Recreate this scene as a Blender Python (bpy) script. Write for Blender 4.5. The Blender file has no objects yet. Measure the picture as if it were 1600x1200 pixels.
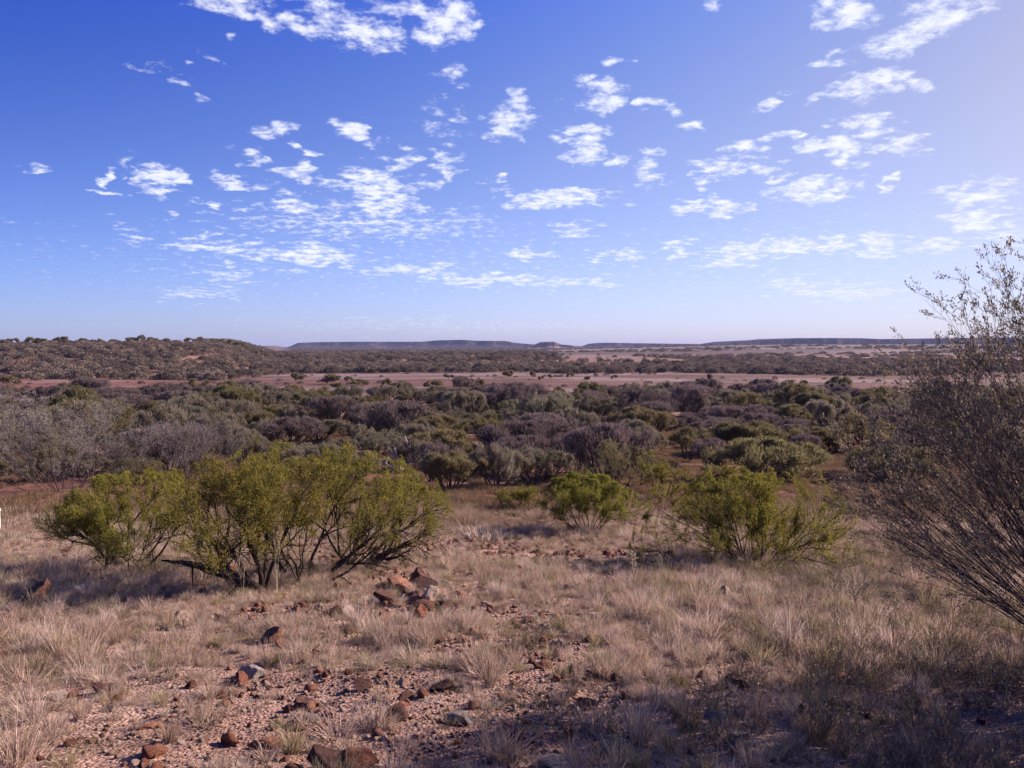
import bpy, math, random
import numpy as np
R = math.radians
sc = bpy.context.scene
col = sc.collection

# ------------------------------------------------------------------ camera
F = 1150.0                     # focal length in pixels of the 1600 px wide photograph
PITCH = math.atan(60 / F)      # looking slightly down
cam_d = bpy.data.cameras.new('camera'); cam = bpy.data.objects.new('camera', cam_d); col.objects.link(cam)
cam_d.sensor_width = 36; cam_d.lens = 36 * F / 1600
cam_d.clip_start = 0.1; cam_d.clip_end = 60000
cam.location = (0, 0, 0); cam.rotation_euler = (R(90) - PITCH, 0, 0)
sc.camera = cam

# ------------------------------------------------------------------ light
SUN_AZ, SUN_EL = R(66), R(26)          # azimuth clockwise from straight ahead
sd = bpy.data.lights.new('sun', 'SUN'); so = bpy.data.objects.new('sun', sd); col.objects.link(so)
sd.energy = 5.0; sd.angle = R(0.55); sd.color = (1.0, 0.82, 0.73)
S = (math.sin(SUN_AZ) * math.cos(SUN_EL), math.cos(SUN_AZ) * math.cos(SUN_EL), math.sin(SUN_EL))
from mathutils import Vector
so.rotation_euler = Vector(S).to_track_quat('Z', 'Y').to_euler()
so.location = (40, 20, 40)
vs = sc.view_settings
vs.view_transform = 'Standard'; vs.look = 'None'; vs.exposure = 1.15; vs.gamma = 1.0

w = bpy.data.worlds.new('World'); sc.world = w; w.use_nodes = True
wt = w.node_tree; wn, wl = wt.nodes, wt.links
wn.clear()
def N(nodes, typ, **kw):
    n = nodes.new(typ)
    for k, v in kw.items(): setattr(n, k, v)
    return n
def math_n(nt, op, a, b=None, c=None, clamp=False):
    n = nt.nodes.new('ShaderNodeMath'); n.operation = op; n.use_clamp = clamp
    for i, v in enumerate((a, b, c)):
        if v is None: continue
        if isinstance(v, (int, float)): n.inputs[i].default_value = v
        else: nt.links.new(v, n.inputs[i])
    return n.outputs[0]
def maprange(nt, v, a, b, c=0.0, d=1.0, smooth=False):
    n = nt.nodes.new('ShaderNodeMapRange')
    if smooth: n.interpolation_type = 'SMOOTHSTEP'
    nt.links.new(v, n.inputs[0])
    for i, q in enumerate((a, b, c, d)): n.inputs[i + 1].default_value = q
    return n.outputs[0]
def mixc(nt, fac, a, b, mode='MIX'):
    n = nt.nodes.new('ShaderNodeMix'); n.data_type = 'RGBA'; n.blend_type = mode
    for s, v in ((n.inputs[0], fac), (n.inputs[6], a), (n.inputs[7], b)):
        if isinstance(v, (int, float)): s.default_value = v
        elif isinstance(v, tuple): s.default_value = (*v, 1) if len(v) == 3 else v
        else: nt.links.new(v, s)
    return n.outputs[2]
sky = N(wn, 'ShaderNodeTexSky', sky_type='NISHITA', sun_disc=False, sun_elevation=SUN_EL, sun_rotation=SUN_AZ)
sky.air_density = 1.0; sky.dust_density = 0.6; sky.ozone_density = 2.2; sky.altitude = 300
tc = N(wn, 'ShaderNodeTexCoord')
sep = N(wn, 'ShaderNodeSeparateXYZ'); wl.new(tc.outputs['Generated'], sep.inputs[0])
X, Y, Z = sep.outputs
el = math_n(wt, 'ARCSINE', Z)
az = math_n(wt, 'ARCTAN2', X, Y)
elc = math_n(wt, 'MINIMUM', math_n(wt, 'MAXIMUM', el, 0.0), 0.5); azc = math_n(wt, 'MINIMUM', math_n(wt, 'MAXIMUM', az, -0.7), 0.7)
def chan(c):       # the camera's rendering of a clear sky: each channel's gain over the physical sky, smooth in height and bearing
    e = math_n(wt, 'MULTIPLY_ADD', elc, c[1], c[0]); e = math_n(wt, 'MULTIPLY_ADD', azc, c[2], e)
    e = math_n(wt, 'MULTIPLY_ADD', math_n(wt, 'MULTIPLY', elc, elc), c[3], e)
    e = math_n(wt, 'MULTIPLY_ADD', math_n(wt, 'MULTIPLY', azc, azc), c[5], e)
    return math_n(wt, 'EXPONENT', math_n(wt, 'MULTIPLY_ADD', math_n(wt, 'MULTIPLY', azc, elc), c[4], e))
tcx = N(wn, 'ShaderNodeCombineColor')
for i_, c_ in enumerate([[-0.061, 2.089, -0.238, -6.38, 3.907, -0.841], [0.02, 0.356, -0.273, -1.885, 2.383, -0.677], [0.624, -1.841, -0.368, 4.012, 0.264, -0.581]]): wl.new(chan(c_), tcx.inputs[i_])
tint = tcx.outputs[0]
skyc = mixc(wt, 1.0, sky.outputs[0], tint, 'MULTIPLY')
# altocumulus: patches of cloud at their bearings and heights above the horizon, broken up by noise
CL = [(345,8,60,18,1),(570,47,66,34,1),(480,38,30,20,1),(425,30,20,15,.9),(365,57,12,10,.8),(700,30,38,36,1),(510,5,60,12,.8),
(640,5,50,12,.8),(240,105,28,9,.6),(295,130,20,12,.5),(315,100,15,8,.6),(710,115,22,14,.7),(740,138,12,8,.5),
(550,197,25,13,1),(430,200,28,9,.8),(585,222,18,8,.6),(690,185,30,22,.5),(800,188,36,28,.95),(815,150,20,15,.8),
(945,155,42,24,1),(920,130,20,10,.6),(955,97,18,10,.7),(1110,18,22,14,.9),(1025,165,15,13,.9),(1070,193,24,13,1),
(912,225,34,25,.95),(960,243,12,14,.8),(1015,260,25,26,.7),(40,270,22,8,.7),(165,278,13,10,.9),(172,303,14,7,.8),
(205,255,12,18,.6),(250,268,24,12,1),(250,295,32,13,1),(325,320,20,8,.85),(375,285,36,12,1),(390,248,22,14,.9),
(472,268,27,13,1),(475,237,15,8,.8),(520,288,20,14,.8),(590,285,44,30,1),(605,320,52,14,.95),(455,318,32,12,.95),
(630,250,20,13,.95),(700,238,26,10,.85),(700,270,14,13,.9),(665,288,18,10,.7),(770,278,14,9,.85),(265,340,14,7,.7),
(335,383,62,16,.85),(480,400,80,16,1),(640,422,66,10,.95),(760,435,95,10,.95),(905,444,64,8,.85),(310,456,60,10,.65),
(360,428,40,12,.65),(210,372,24,14,.6),(870,306,86,15,1),(895,358,28,14,.75),(825,400,30,10,.85),(935,400,24,9,.75),
(985,397,20,10,.7),(1060,395,20,14,.85),(1120,258,36,17,1),(1185,253,24,13,1),(1165,224,30,13,1),(1215,208,20,10,.95),
(1242,216,12,9,.95),(1205,160,17,11,.95),(1205,275,13,9,.9),(1072,322,28,9,.95),(1128,325,26,18,1),(1105,293,16,10,.8),
(1270,300,60,20,1),(1300,232,56,15,1),(1332,240,20,20,1),(1405,225,38,23,1),(1350,195,38,16,.95),(1370,130,66,24,1),
(1432,125,26,23,.95),(1290,148,18,10,.75),(1310,90,20,9,.95),(1410,60,52,28,1),(1470,20,52,32,1),(1320,15,58,26,1),
(1390,288,14,8,1),(1520,305,56,23,1),(1530,345,50,15,.95),(1470,385,55,11,.85),(1300,383,22,18,.95),(1370,385,38,17,.9),
(1240,385,64,13,.95),(1150,400,60,18,.9),(1310,455,100,13,.95),(1230,444,30,9,.8),(720,508,260,9,.42),(1580,372,40,26,.7),(580,350,190,26,.55),(700,425,450,40,.14),(1150,420,400,45,.14)]
comb = N(wn, 'ShaderNodeCombineXYZ'); wl.new(az, comb.inputs[0]); wl.new(el, comb.inputs[1])
zz = math_n(wt, 'ADD', Z, 0.16)
pp = N(wn, 'ShaderNodeCombineXYZ'); wl.new(math_n(wt, 'DIVIDE', X, zz), pp.inputs[0]); wl.new(math_n(wt, 'DIVIDE', Y, zz), pp.inputs[1])
# ragged outlines
nz = N(wn, 'ShaderNodeTexNoise'); nz.inputs['Scale'].default_value = 19; nz.inputs['Detail'].default_value = 8; nz.inputs['Roughness'].default_value = 0.66
wl.new(pp.outputs[0], nz.inputs['Vector'])
nw = N(wn, 'ShaderNodeTexNoise'); nw.inputs['Scale'].default_value = 7; nw.inputs['Detail'].default_value = 3; wl.new(pp.outputs[0], nw.inputs['Vector'])
wv = N(wn, 'ShaderNodeVectorMath', operation='MULTIPLY_ADD'); wl.new(nw.outputs['Color'], wv.inputs[0]); wv.inputs[1].default_value = (.11, .05, 0); wl.new(comb.outputs[0], wv.inputs[2])
wv2 = N(wn, 'ShaderNodeVectorMath', operation='SUBTRACT'); wl.new(wv.outputs[0], wv2.inputs[0]); wv2.inputs[1].default_value = (.055, .025, 0); comb = wv2
def aze(px, py):
    x, y = (px - 800) / F, -(py - 600) / F
    d = np.array([x, math.cos(PITCH) + y * math.sin(PITCH), -math.sin(PITCH) + y * math.cos(PITCH)])
    d /= np.linalg.norm(d)
    return math.atan2(d[0], d[1]), math.asin(d[2])
def blobs(lst):
    acc = None
    for cx, cy, rx, ry, s in lst:
        a0, e0 = aze(cx, cy); a1, _ = aze(cx + rx, cy); _, e1 = aze(cx, cy - ry)
        sx, sy = 1 / (abs(a1 - a0) * 1.16), 1 / (abs(e1 - e0) * 1.16)
        m = N(wn, 'ShaderNodeVectorMath', operation='MULTIPLY_ADD'); wl.new(comb.outputs[0], m.inputs[0])
        m.inputs[1].default_value = (sx, sy, 0); m.inputs[2].default_value = (-a0 * sx, -e0 * sy, 0)
        q = N(wn, 'ShaderNodeVectorMath', operation='DOT_PRODUCT'); wl.new(m.outputs[0], q.inputs[0]); wl.new(m.outputs[0], q.inputs[1])
        r = math_n(wt, 'MULTIPLY_ADD', q.outputs['Value'], -s * 0.7, s)
        acc = r if acc is None else math_n(wt, 'MAXIMUM', acc, r)
    return acc
def cloud_bg(acc):
    """sky with the clouds of one part of the sky"""
    d = math_n(wt, 'ADD', math_n(wt, 'MAXIMUM', acc, -0.5), math_n(wt, 'MULTIPLY_ADD', nz.outputs[0], 3.6, -1.8 - 0.27))
    m = maprange(wt, d, -0.12, 0.95, 0, 1, True)
    thin = math_n(wt, 'MULTIPLY', m, maprange(wt, el, 0.0, 0.12, 0.5, 0.93))
    thick = maprange(wt, d, 0.5, 1.5)
    cc = mixc(wt, thick, (8.2, 8.5, 10.2), (9.6, 9.7, 10.6))
    c2 = mixc(wt, thin, skyc, cc)
    b = N(wn, 'ShaderNodeBackground'); b.inputs[1].default_value = 0.05
    wl.new(c2, b.inputs[0]); return b.outputs[0]
def bg_plain():
    b = N(wn, 'ShaderNodeBackground'); b.inputs[1].default_value = 0.05; wl.new(skyc, b.inputs[0]); return b.outputs[0]
def mixs(fac, a, b):
    m = N(wn, 'ShaderNodeMixShader'); wl.new(fac, m.inputs[0]); wl.new(a, m.inputs[1]); wl.new(b, m.inputs[2]); return m.outputs[0]
isr = math_n(wt, 'GREATER_THAN', az, 0.13)
lists = ([c for c in CL if c[0] - 1.3 * c[2] < 950], [c for c in CL if c[0] + 1.3 * c[2] > 950])
front = mixs(isr, cloud_bg(blobs(lists[0])), cloud_bg(blobs(lists[1])))
vis = math_n(wt, 'MULTIPLY', math_n(wt, 'GREATER_THAN', Z, 0.0), math_n(wt, 'GREATER_THAN', Y, 0.3))
wo = N(wn, 'ShaderNodeOutputWorld'); wl.new(mixs(vis, bg_plain(), front), wo.inputs[0])
w.cycles.sampling_method = 'MANUAL'; w.cycles.sample_map_resolution = 512

# ------------------------------------------------------------------ helpers
rng = np.random.default_rng(7)
TAB = np.random.default_rng(3).random((256, 256))
def vnoise(x, y):
    xi = np.floor(x).astype(int); yi = np.floor(y).astype(int); fx = x - xi; fy = y - yi
    fx = fx * fx * (3 - 2 * fx); fy = fy * fy * (3 - 2 * fy)
    g = lambda a, b: TAB[a % 256, b % 256]
    return (g(xi, yi) * (1 - fx) + g(xi + 1, yi) * fx) * (1 - fy) + (g(xi, yi + 1) * (1 - fx) + g(xi + 1, yi + 1) * fx) * fy
def fbm(x, y, o=4):
    x = np.asarray(x, float); y = np.asarray(y, float); s = 0; a = 0.5; t = 0
    for k in range(o):
        s = s + a * vnoise(x * 2 ** k + 17.3 * k, y * 2 ** k + 9.1 * k); t += a; a *= 0.5
    return s / t
def sst(x, a, b):
    t = np.clip((x - a) / (b - a), 0, 1); return t * t * (3 - 2 * t)
PY = [(-400, 6), (-100, 5), (-30, 1.5), (-8, -0.5), (0, -1.6), (4, -2.38), (8, -3.15), (15.7, -4.64), (21, -5.35), (28, -6.1), (38, -7.4), (55, -8.6), (72, -9.4),
      (97, -10.1), (125, -10.9), (175, -12.2), (260, -13.6), (370, -14.5), (580, -15.1), (1120, -15.6), (3600, -16), (20000, -16)]
_ys = np.array([p[0] for p in PY]); _zs = np.array([p[1] for p in PY])
_u = np.linspace(math.asinh(-400 / 8), math.asinh(20000 / 8), 3000); _p = np.interp(np.sinh(_u) * 8, _ys, _zs)
_k = np.exp(-0.5 * (np.arange(-60, 61) / 22) ** 2); _k /= _k.sum(); _p = np.convolve(np.pad(_p, 60, 'edge'), _k, 'valid')
def H(x, y):
    x = np.asarray(x, float); y = np.asarray(y, float)
    z = np.interp(np.arcsinh(y / 8), _u, _p)
    d = np.hypot(x, y)
    near = 1 - sst(d, 30, 120)
    z = z + near * (0.16 * (fbm(x * 0.35, y * 0.35, 3) - 0.5) + 0.10 * (fbm(x * 1.3, y * 1.3, 3) - 0.5)) + 0.05 * (1 - sst(d, 12, 30)) * (fbm(x * 5, y * 5, 2) - 0.5)
    z = z + sst(d, 60, 300) * 0.8 * (fbm(x * 0.01, y * 0.01, 3) - 0.5)
    # scrubby hill on the left
    lat = sst(-x - .31 * np.maximum(y - 400, 0), 126, 186)
    z = z + (12.8 + 2.5 * (fbm(x * 0.012 + 5, y * 0.012, 3) - .5)) * sst(y + 0.1 * x, 285, 500) * lat
    # wooded spur behind it
    z = z + 5.2 * sst(y, 450, 720) * (1 - sst(x, -30, 110)) * sst(-x, -200, -20) * (1 - sst(y, 800, 1300))
    z = z + 5.0 * np.exp(-((x - 90) / 80) ** 2 - ((y - 760) / 120) ** 2)
    # long grassy rise on the right
    z = z + 18.5 * sst(y, 900, 2000) * np.exp(-((x - 900) / 520) ** 2) * (1 - sst(y, 2600, 3600))
    z = z + 11.0 * sst(y, 800, 1900) * sst(x, 900, 1500)
    return z
_dd = np.geomspace(1.2, 9000, 6000)
def ray(px, py):
    x, y = (px - 800) / F, -(py - 600) / F
    return np.array([x, math.cos(PITCH) + y * math.sin(PITCH), -math.sin(PITCH) + y * math.cos(PITCH)])
def at(px, py):
    """ground point seen at a pixel of the photograph"""
    r = ray(px, py); g = H(r[0] * _dd, r[1] * _dd); b = np.nonzero(r[2] * _dd < g)[0]
    t = _dd[b[0]] if len(b) else 8000
    return float(r[0] * t), float(r[1] * t), float(H(r[0] * t, r[1] * t))
def mesh_q(name, V, Q):
    """mesh from vertices and an (n,4) or (n,3) face array"""
    me = bpy.data.meshes.new(name); V = np.asarray(V, np.float32); Q = np.asarray(Q, np.int32); k = Q.shape[1]
    me.vertices.add(len(V)); me.vertices.foreach_set('co', V.ravel())
    me.loops.add(Q.size); me.loops.foreach_set('vertex_index', Q.ravel())
    me.polygons.add(len(Q)); me.polygons.foreach_set('loop_start', np.arange(0, Q.size, k, dtype=np.int32))
    me.polygons.foreach_set('loop_total', np.full(len(Q), k, dtype=np.int32)); me.update(calc_edges=True)
    return me
def obj(name, me, mat=None, parent=None, smooth=False, link=True):
    o = bpy.data.objects.new(name, me)
    if link: col.objects.link(o)
    if mat: me.materials.append(mat)
    if parent: o.parent = parent
    if smooth: me.polygons.foreach_set('use_smooth', np.ones(len(me.polygons), bool))
    return o
def tag(o, label=None, cat=None, group=None, kind=None):
    if label: o['label'] = label
    if cat: o['category'] = cat
    if group: o['group'] = group
    if kind: o['kind'] = kind
    return o
def empty(name, loc):
    o = bpy.data.objects.new(name, None); col.objects.link(o); o.location = loc; o.empty_display_size = 0.2; return o
def unit(v): return v / np.maximum(np.linalg.norm(v, axis=-1, keepdims=True), 1e-9)
def tubes(P, Rr, k=4):
    """(m,n,3) polylines with (m,n) radii -> vertices, quads"""
    m, n, _ = P.shape
    T = np.empty_like(P); T[:, 1:-1] = P[:, 2:] - P[:, :-2]; T[:, 0] = P[:, 1] - P[:, 0]; T[:, -1] = P[:, -1] - P[:, -2]; T = unit(T)
    ref = np.where(np.abs(T[:, :1, 2:3]) > 0.8, np.array([1., 0, 0]), np.array([0, 0, 1.]))
    U = unit(np.cross(T, ref)); W = np.cross(T, U)
    a = np.arange(k) * 2 * math.pi / k
    V = P[:, :, None] + Rr[:, :, None, None] * (np.cos(a)[:, None] * U[:, :, None] + np.sin(a)[:, None] * W[:, :, None])
    idx = np.arange(m * n * k).reshape(m, n, k); nx = np.roll(idx, -1, 2)
    Q = np.stack([idx[:, :-1], nx[:, :-1], nx[:, 1:], idx[:, 1:]], -1).reshape(-1, 4)
    return V.reshape(-1, 3), Q
def join(parts):
    Vs, Qs, o = [], [], 0
    for V, Q in parts:
        Vs.append(V); Qs.append(Q + o); o += len(V)
    return np.concatenate(Vs), np.concatenate(Qs)
def grow(g, st, di, ln, r0, r1, n, wig, trop):
    m = len(st); P = np.empty((m, n + 1, 3)); P[:, 0] = st; d = di.copy(); step = (ln / n)[:, None]
    for i in range(n):
        d = unit(d + g.normal(0, wig, (m, 3)) + np.array([0, 0, trop])); P[:, i + 1] = P[:, i] + d * step
    t = np.linspace(0, 1, n + 1)
    return P, r0[:, None] * (1 - t) + r1[:, None] * t
def spawn(g, P, Rr, per, tmin, ang, lmul, rmul):
    m, n1, _ = P.shape; cnt = m * per; pi = np.repeat(np.arange(m), per)
    t = g.uniform(tmin, 1, cnt) * (n1 - 1); i = np.minimum(t.astype(int), n1 - 2); f = (t - i)[:, None]
    s = P[pi, i] * (1 - f) + P[pi, i + 1] * f; d = unit(P[pi, i + 1] - P[pi, i])
    perp = unit(np.cross(d, g.normal(0, 1, (cnt, 3)))); a = R(ang) * g.uniform(0.55, 1.3, cnt)[:, None]
    L = np.linalg.norm(P[:, 1:] - P[:, :-1], axis=2).sum(1)
    return s, unit(d * np.cos(a) + perp * np.sin(a)), L[pi] * lmul * g.uniform(0.65, 1.25, cnt), Rr[pi, i] * rmul
def quads_leaf(g, C, D, L, W):
    """small lance-shaped leaves at C pointing along D"""
    D = unit(D); S_ = unit(np.cross(D, g.normal(0, 1, D.shape))); L = L[:, None]; W = W[:, None]
    V = np.stack([C, C + D * L * .45 + S_ * W * .5, C + D * L, C + D * L * .45 - S_ * W * .5], 1).reshape(-1, 3)
    return V, np.arange(len(V)).reshape(-1, 4)
def plant(seed, stems=7, tilt=(8, 65), size=(1.9, 1.0), r=0.05, lv=((4, .35, 32, .62), (4, .3, 35, .6), (4, .3, 40, .6)), wig=.10, trop=.04,
          leaves=20, ll=.05, lw=.014, lsp=.03, up=.3, k0=6, stemfrac=.6, lean=(0, 0), leafmin=0.15, tip_r=.0035, taz=None, dome=None, tpow=.75, sq=2.0, bare=0.0):
    """branching shrub: stems fan out from the base, twigs fill an ellipsoid crown; returns wood and leaf geometry"""
    g = np.random.default_rng(seed)
    azs = (np.arange(stems) + g.uniform(-.35, .35, stems)) * 2 * math.pi / stems if taz is None else g.uniform(taz[0], taz[1], stems)
    tl = R(1) * (tilt[0] + (tilt[1] - tilt[0]) * g.random(stems) ** tpow)
    di = np.stack([np.sin(tl) * np.cos(azs) + lean[0], np.sin(tl) * np.sin(azs) + lean[1], np.cos(tl)], 1); di = unit(di)
    Wd, Ht = size
    L = 1 / ((np.hypot(di[:, 0], di[:, 1]) / Wd) ** sq + (np.abs(di[:, 2]) / Ht) ** sq) ** (1 / sq) * g.uniform(.85, 1.1, stems)
    st = np.stack([np.cos(azs) * r * 1.6, np.sin(azs) * r * 1.6, np.full(stems, -.12)], 1)
    r0 = r * g.uniform(.6, 1.1, stems)
    P, Q = grow(g, st, di, L * stemfrac, r0, r0 * .45, 8, wig, trop)
    wood = [tubes(P, Q, k0)]
    for j, (per, tmin, ang, lm) in enumerate(lv):
        s, d, l, rr = spawn(g, P, Q, per, tmin, ang, lm, .7); rr = np.maximum(rr, tip_r * 1.3)
        P2, Q2 = grow(g, s, d, l, rr, np.maximum(rr * .4, tip_r), 5 if j < len(lv) - 1 else 4, wig * 1.15, trop)
        wood.append(tubes(P2, Q2, 4 if j < 1 else 3)); P, Q = P2, Q2
    m, n1, _ = P.shape; cnt = m * leaves; pi = np.repeat(np.arange(m), leaves)
    t = g.uniform(leafmin, 1, cnt) * (n1 - 1); i = np.minimum(t.astype(int), n1 - 2); f = (t - i)[:, None]
    C = P[pi, i] * (1 - f) + P[pi, i + 1] * f + g.normal(0, lsp, (cnt, 3)); D = unit(P[pi, i + 1] - P[pi, i]) + g.normal(0, .55, (cnt, 3)) + np.array([0, 0, up])
    if bare:     # the lower part carries no leaves
        k_ = C[:, 2] > Ht * (bare + g.normal(0, .07, cnt)); C, D = C[k_], D[k_]; cnt = len(C)
    lf = quads_leaf(g, C, D, ll * g.uniform(.6, 1.3, cnt), lw * g.uniform(.7, 1.3, cnt))
    wood = join(wood)
    if dome:     # shoots that outgrow the rounded crown are held back to it
        e = np.array([Wd * dome[0], Wd * dome[0], Ht * dome[1]])
        def hold(p, q0=None):
            q = np.linalg.norm(p / e, axis=-1, keepdims=True); return np.where(q > .82, (.82 + (q - .82) * dome[2]) / np.maximum(q, .01), 1.0)
        wood = (wood[0] * hold(wood[0]), wood[1]); kk = np.repeat(hold(C), 4, axis=0); lf = ((lf[0] - np.repeat(C, 4, axis=0)) + np.repeat(C, 4, axis=0) * kk, lf[1]); C = C * hold(C)
    w_ = np.percentile(C[:, 0], 98.5) - np.percentile(C[:, 0], 1.5); h_ = np.percentile(C[:, 2], 98); cx = (np.percentile(C[:, 0], 98.5) + np.percentile(C[:, 0], 1.5)) / 2
    return wood, lf, float(w_), float(h_), float(cx)

# ------------------------------------------------------------------ materials
def new_mat(name):
    m = bpy.data.materials.new(name); m.use_nodes = True; nt = m.node_tree; nt.nodes.clear()
    o = nt.nodes.new('ShaderNodeOutputMaterial'); return m, nt, o
def ramp(nt, fac, stops):
    n = nt.nodes.new('ShaderNodeValToRGB'); e = n.color_ramp.elements
    while len(e) < len(stops): e.new(0.5)
    for q, (p, c) in zip(e, stops): q.position = p; q.color = (*c, 1)
    nt.links.new(fac, n.inputs[0]); return n.outputs[0]
def noise(nt, vec, scale, detail=4, rough=.55):
    n = nt.nodes.new('ShaderNodeTexNoise'); n.inputs['Scale'].default_value = scale; n.inputs['Detail'].default_value = detail; n.inputs['Roughness'].default_value = rough
    nt.links.new(vec, n.inputs['Vector']); return n.outputs[0]
def leaf_mat(name, stops, trans=.4, objvar=.35):
    m, nt, o = new_mat(name)
    ge = nt.nodes.new('ShaderNodeNewGeometry'); oi = nt.nodes.new('ShaderNodeObjectInfo')
    if 'acacia' not in name: stops = [(p, (r_ * 1.17, g_ * 1.11, b_ * 1.24)) for p, (r_, g_, b_) in stops]   # brightened, with the violet of shade and lens veil put into the leaf colour
    c = ramp(nt, ge.outputs['Random Per Island'], stops)
    hs = nt.nodes.new('ShaderNodeHueSaturation'); nt.links.new(c, hs.inputs['Color'])
    nt.links.new(maprange(nt, oi.outputs['Random'], 0, 1, 1 - objvar, 1 + objvar), hs.inputs['Value'])
    fr = math_n(nt, 'FRACT', math_n(nt, 'MULTIPLY', oi.outputs['Random'], 7.31))
    nt.links.new(maprange(nt, fr, 0, 1, .485, .515), hs.inputs['Hue'])
    d = nt.nodes.new('ShaderNodeBsdfDiffuse'); t = nt.nodes.new('ShaderNodeBsdfTranslucent')
    nt.links.new(hs.outputs[0], d.inputs[0]); nt.links.new(hs.outputs[0], t.inputs[0])
    x = nt.nodes.new('ShaderNodeMixShader'); x.inputs[0].default_value = trans
    nt.links.new(d.outputs[0], x.inputs[1]); nt.links.new(t.outputs[0], x.inputs[2]); nt.links.new(x.outputs[0], o.inputs[0])
    return m
def wood_mat(name, a, b):
    m, nt, o = new_mat(name)
    tcn = nt.nodes.new('ShaderNodeTexCoord'); f = noise(nt, tcn.outputs['Object'], 14, 4)
    d = nt.nodes.new('ShaderNodeBsdfDiffuse'); nt.links.new(ramp(nt, f, [(.3, a), (.7, b)]), d.inputs[0])
    nt.links.new(d.outputs[0], o.inputs[0]); return m
M = {}
M['acacia'] = leaf_mat('acacia_leaf', [(0, (.07, .075, .022)), (.5, (.20, .188, .045)), (.85, (.33, .295, .065)), (1, (.46, .35, .05))], .42, .1)
M['olive'] = leaf_mat('olive_leaf', [(0, (.10, .09, .048)), (.6, (.17, .152, .066)), (1, (.25, .22, .10))], .35, .25)
M['greygreen'] = leaf_mat('grey_green_leaf', [(0, (.12, .112, .075)), (.6, (.19, .178, .112)), (1, (.27, .25, .155))], .35, .2)
M['silver'] = leaf_mat('silver_leaf', [(0, (.24, .23, .18)), (.6, (.36, .345, .27)), (1, (.48, .46, .36))], .35, .1)
M['greypurple'] = leaf_mat('grey_twig_leaf', [(0, (.10, .078, .073)), (.6, (.155, .125, .108)), (1, (.22, .18, .14))], .3, .25)
M['bigleaf'] = leaf_mat('big_shrub_leaf', [(0, (.10, .08, .06)), (.7, (.17, .145, .10)), (1, (.30, .26, .18))], .4, .1)
M['far'] = leaf_mat('far_scrub_leaf', [(0, (.10, .082, .06)), (.5, (.165, .14, .095)), (1, (.23, .19, .14))], .25, .4)
M['grass'] = None
M['bark_dark'] = wood_mat('dark_bark', (.022, .017, .018), (.07, .055, .05))
M['bark_grey'] = wood_mat('grey_bark', (.08, .062, .062), (.15, .12, .115))
M['bark_white'] = wood_mat('bleached_wood', (.34, .30, .29), (.55, .50, .48))
M['bark_purple'] = wood_mat('purple_bark', (.05, .038, .042), (.12, .09, .095))
def grass_mat(name, stops, brown=True):
    m, nt, o = new_mat(name)
    oi = nt.nodes.new('ShaderNodeObjectInfo'); ge = nt.nodes.new('ShaderNodeNewGeometry')
    c = ramp(nt, oi.outputs['Random'], [(p, (r_, g_ * .99, b_ * 1.02)) for p, (r_, g_, b_) in stops])
    c = mixc(nt, maprange(nt, ge.outputs['Random Per Island'], .45, 1, 0, .8), c, (.13, .09, .06))
    c = mixc(nt, maprange(nt, ge.outputs['Random Per Island'], .12, 0, 0, .7), c, (.72, .60, .46))
    if brown:   # further down the slope the low growth is another, red-brown kind of grass
        s = nt.nodes.new('ShaderNodeSeparateXYZ'); nt.links.new(ge.outputs['Position'], s.inputs[0])
        f = math_n(nt, 'ADD', s.outputs[1], math_n(nt, 'MULTIPLY', noise(nt, ge.outputs['Position'], .16, 3), 16))
        c = mixc(nt, maprange(nt, f, 28, 36, 0, .88), c, mixc(nt, noise(nt, ge.outputs['Position'], .5, 3), (.13, .095, .045), (.24, .14, .09)))
    d = nt.nodes.new('ShaderNodeBsdfDiffuse'); t = nt.nodes.new('ShaderNodeBsdfTranslucent')
    nt.links.new(c, d.inputs[0]); nt.links.new(c, t.inputs[0])
    x = nt.nodes.new('ShaderNodeMixShader'); x.inputs[0].default_value = .35
    nt.links.new(d.outputs[0], x.inputs[1]); nt.links.new(t.outputs[0], x.inputs[2]); nt.links.new(x.outputs[0], o.inputs[0])
    return m
M['grass'] = grass_mat('dry_grass', [(0, (.26, .18, .13)), (.2, (.50, .37, .28)), (.4, (.66, .51, .40)), (.55, (.42, .32, .25)), (.75, (.70, .57, .47)), (.9, (.40, .34, .19)), (1, (.28, .25, .11))])
M['herb'] = grass_mat('wiry_herb', [(0, (.26, .20, .14)), (.5, (.20, .18, .11)), (1, (.34, .28, .21))], False)
def rock_mat(name, stops, scale=9):
    m, nt, o = new_mat(name)
    tcn = nt.nodes.new('ShaderNodeTexCoord'); oi = nt.nodes.new('ShaderNodeObjectInfo')
    va = nt.nodes.new('ShaderNodeVectorMath'); va.operation = 'ADD'; nt.links.new(tcn.outputs['Object'], va.inputs[0]); nt.links.new(oi.outputs['Location'], va.inputs[1])
    f = noise(nt, va.outputs[0], scale, 6, .65)
    c = ramp(nt, math_n(nt, 'ADD', f, maprange(nt, oi.outputs['Random'], 0, 1, -.16, .16)), stops)
    b = nt.nodes.new('ShaderNodeBsdfPrincipled'); nt.links.new(c, b.inputs['Base Color']); b.inputs['Roughness'].default_value = .85; b.inputs['Specular IOR Level'].default_value = .2
    bp = nt.nodes.new('ShaderNodeBump'); bp.inputs['Strength'].default_value = 1.0; bp.inputs['Distance'].default_value = .04
    nt.links.new(noise(nt, va.outputs[0], scale * 4, 5, .7), bp.inputs['Height']); nt.links.new(bp.outputs[0], b.inputs['Normal'])
    nt.links.new(b.outputs[0], o.inputs[0]); return m
M['rock_red'] = rock_mat('red_rock', [(.25, (.06, .026, .02)), (.45, (.21, .08, .05)), (.64, (.39, .165, .10)), (.82, (.54, .35, .26))])
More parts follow.
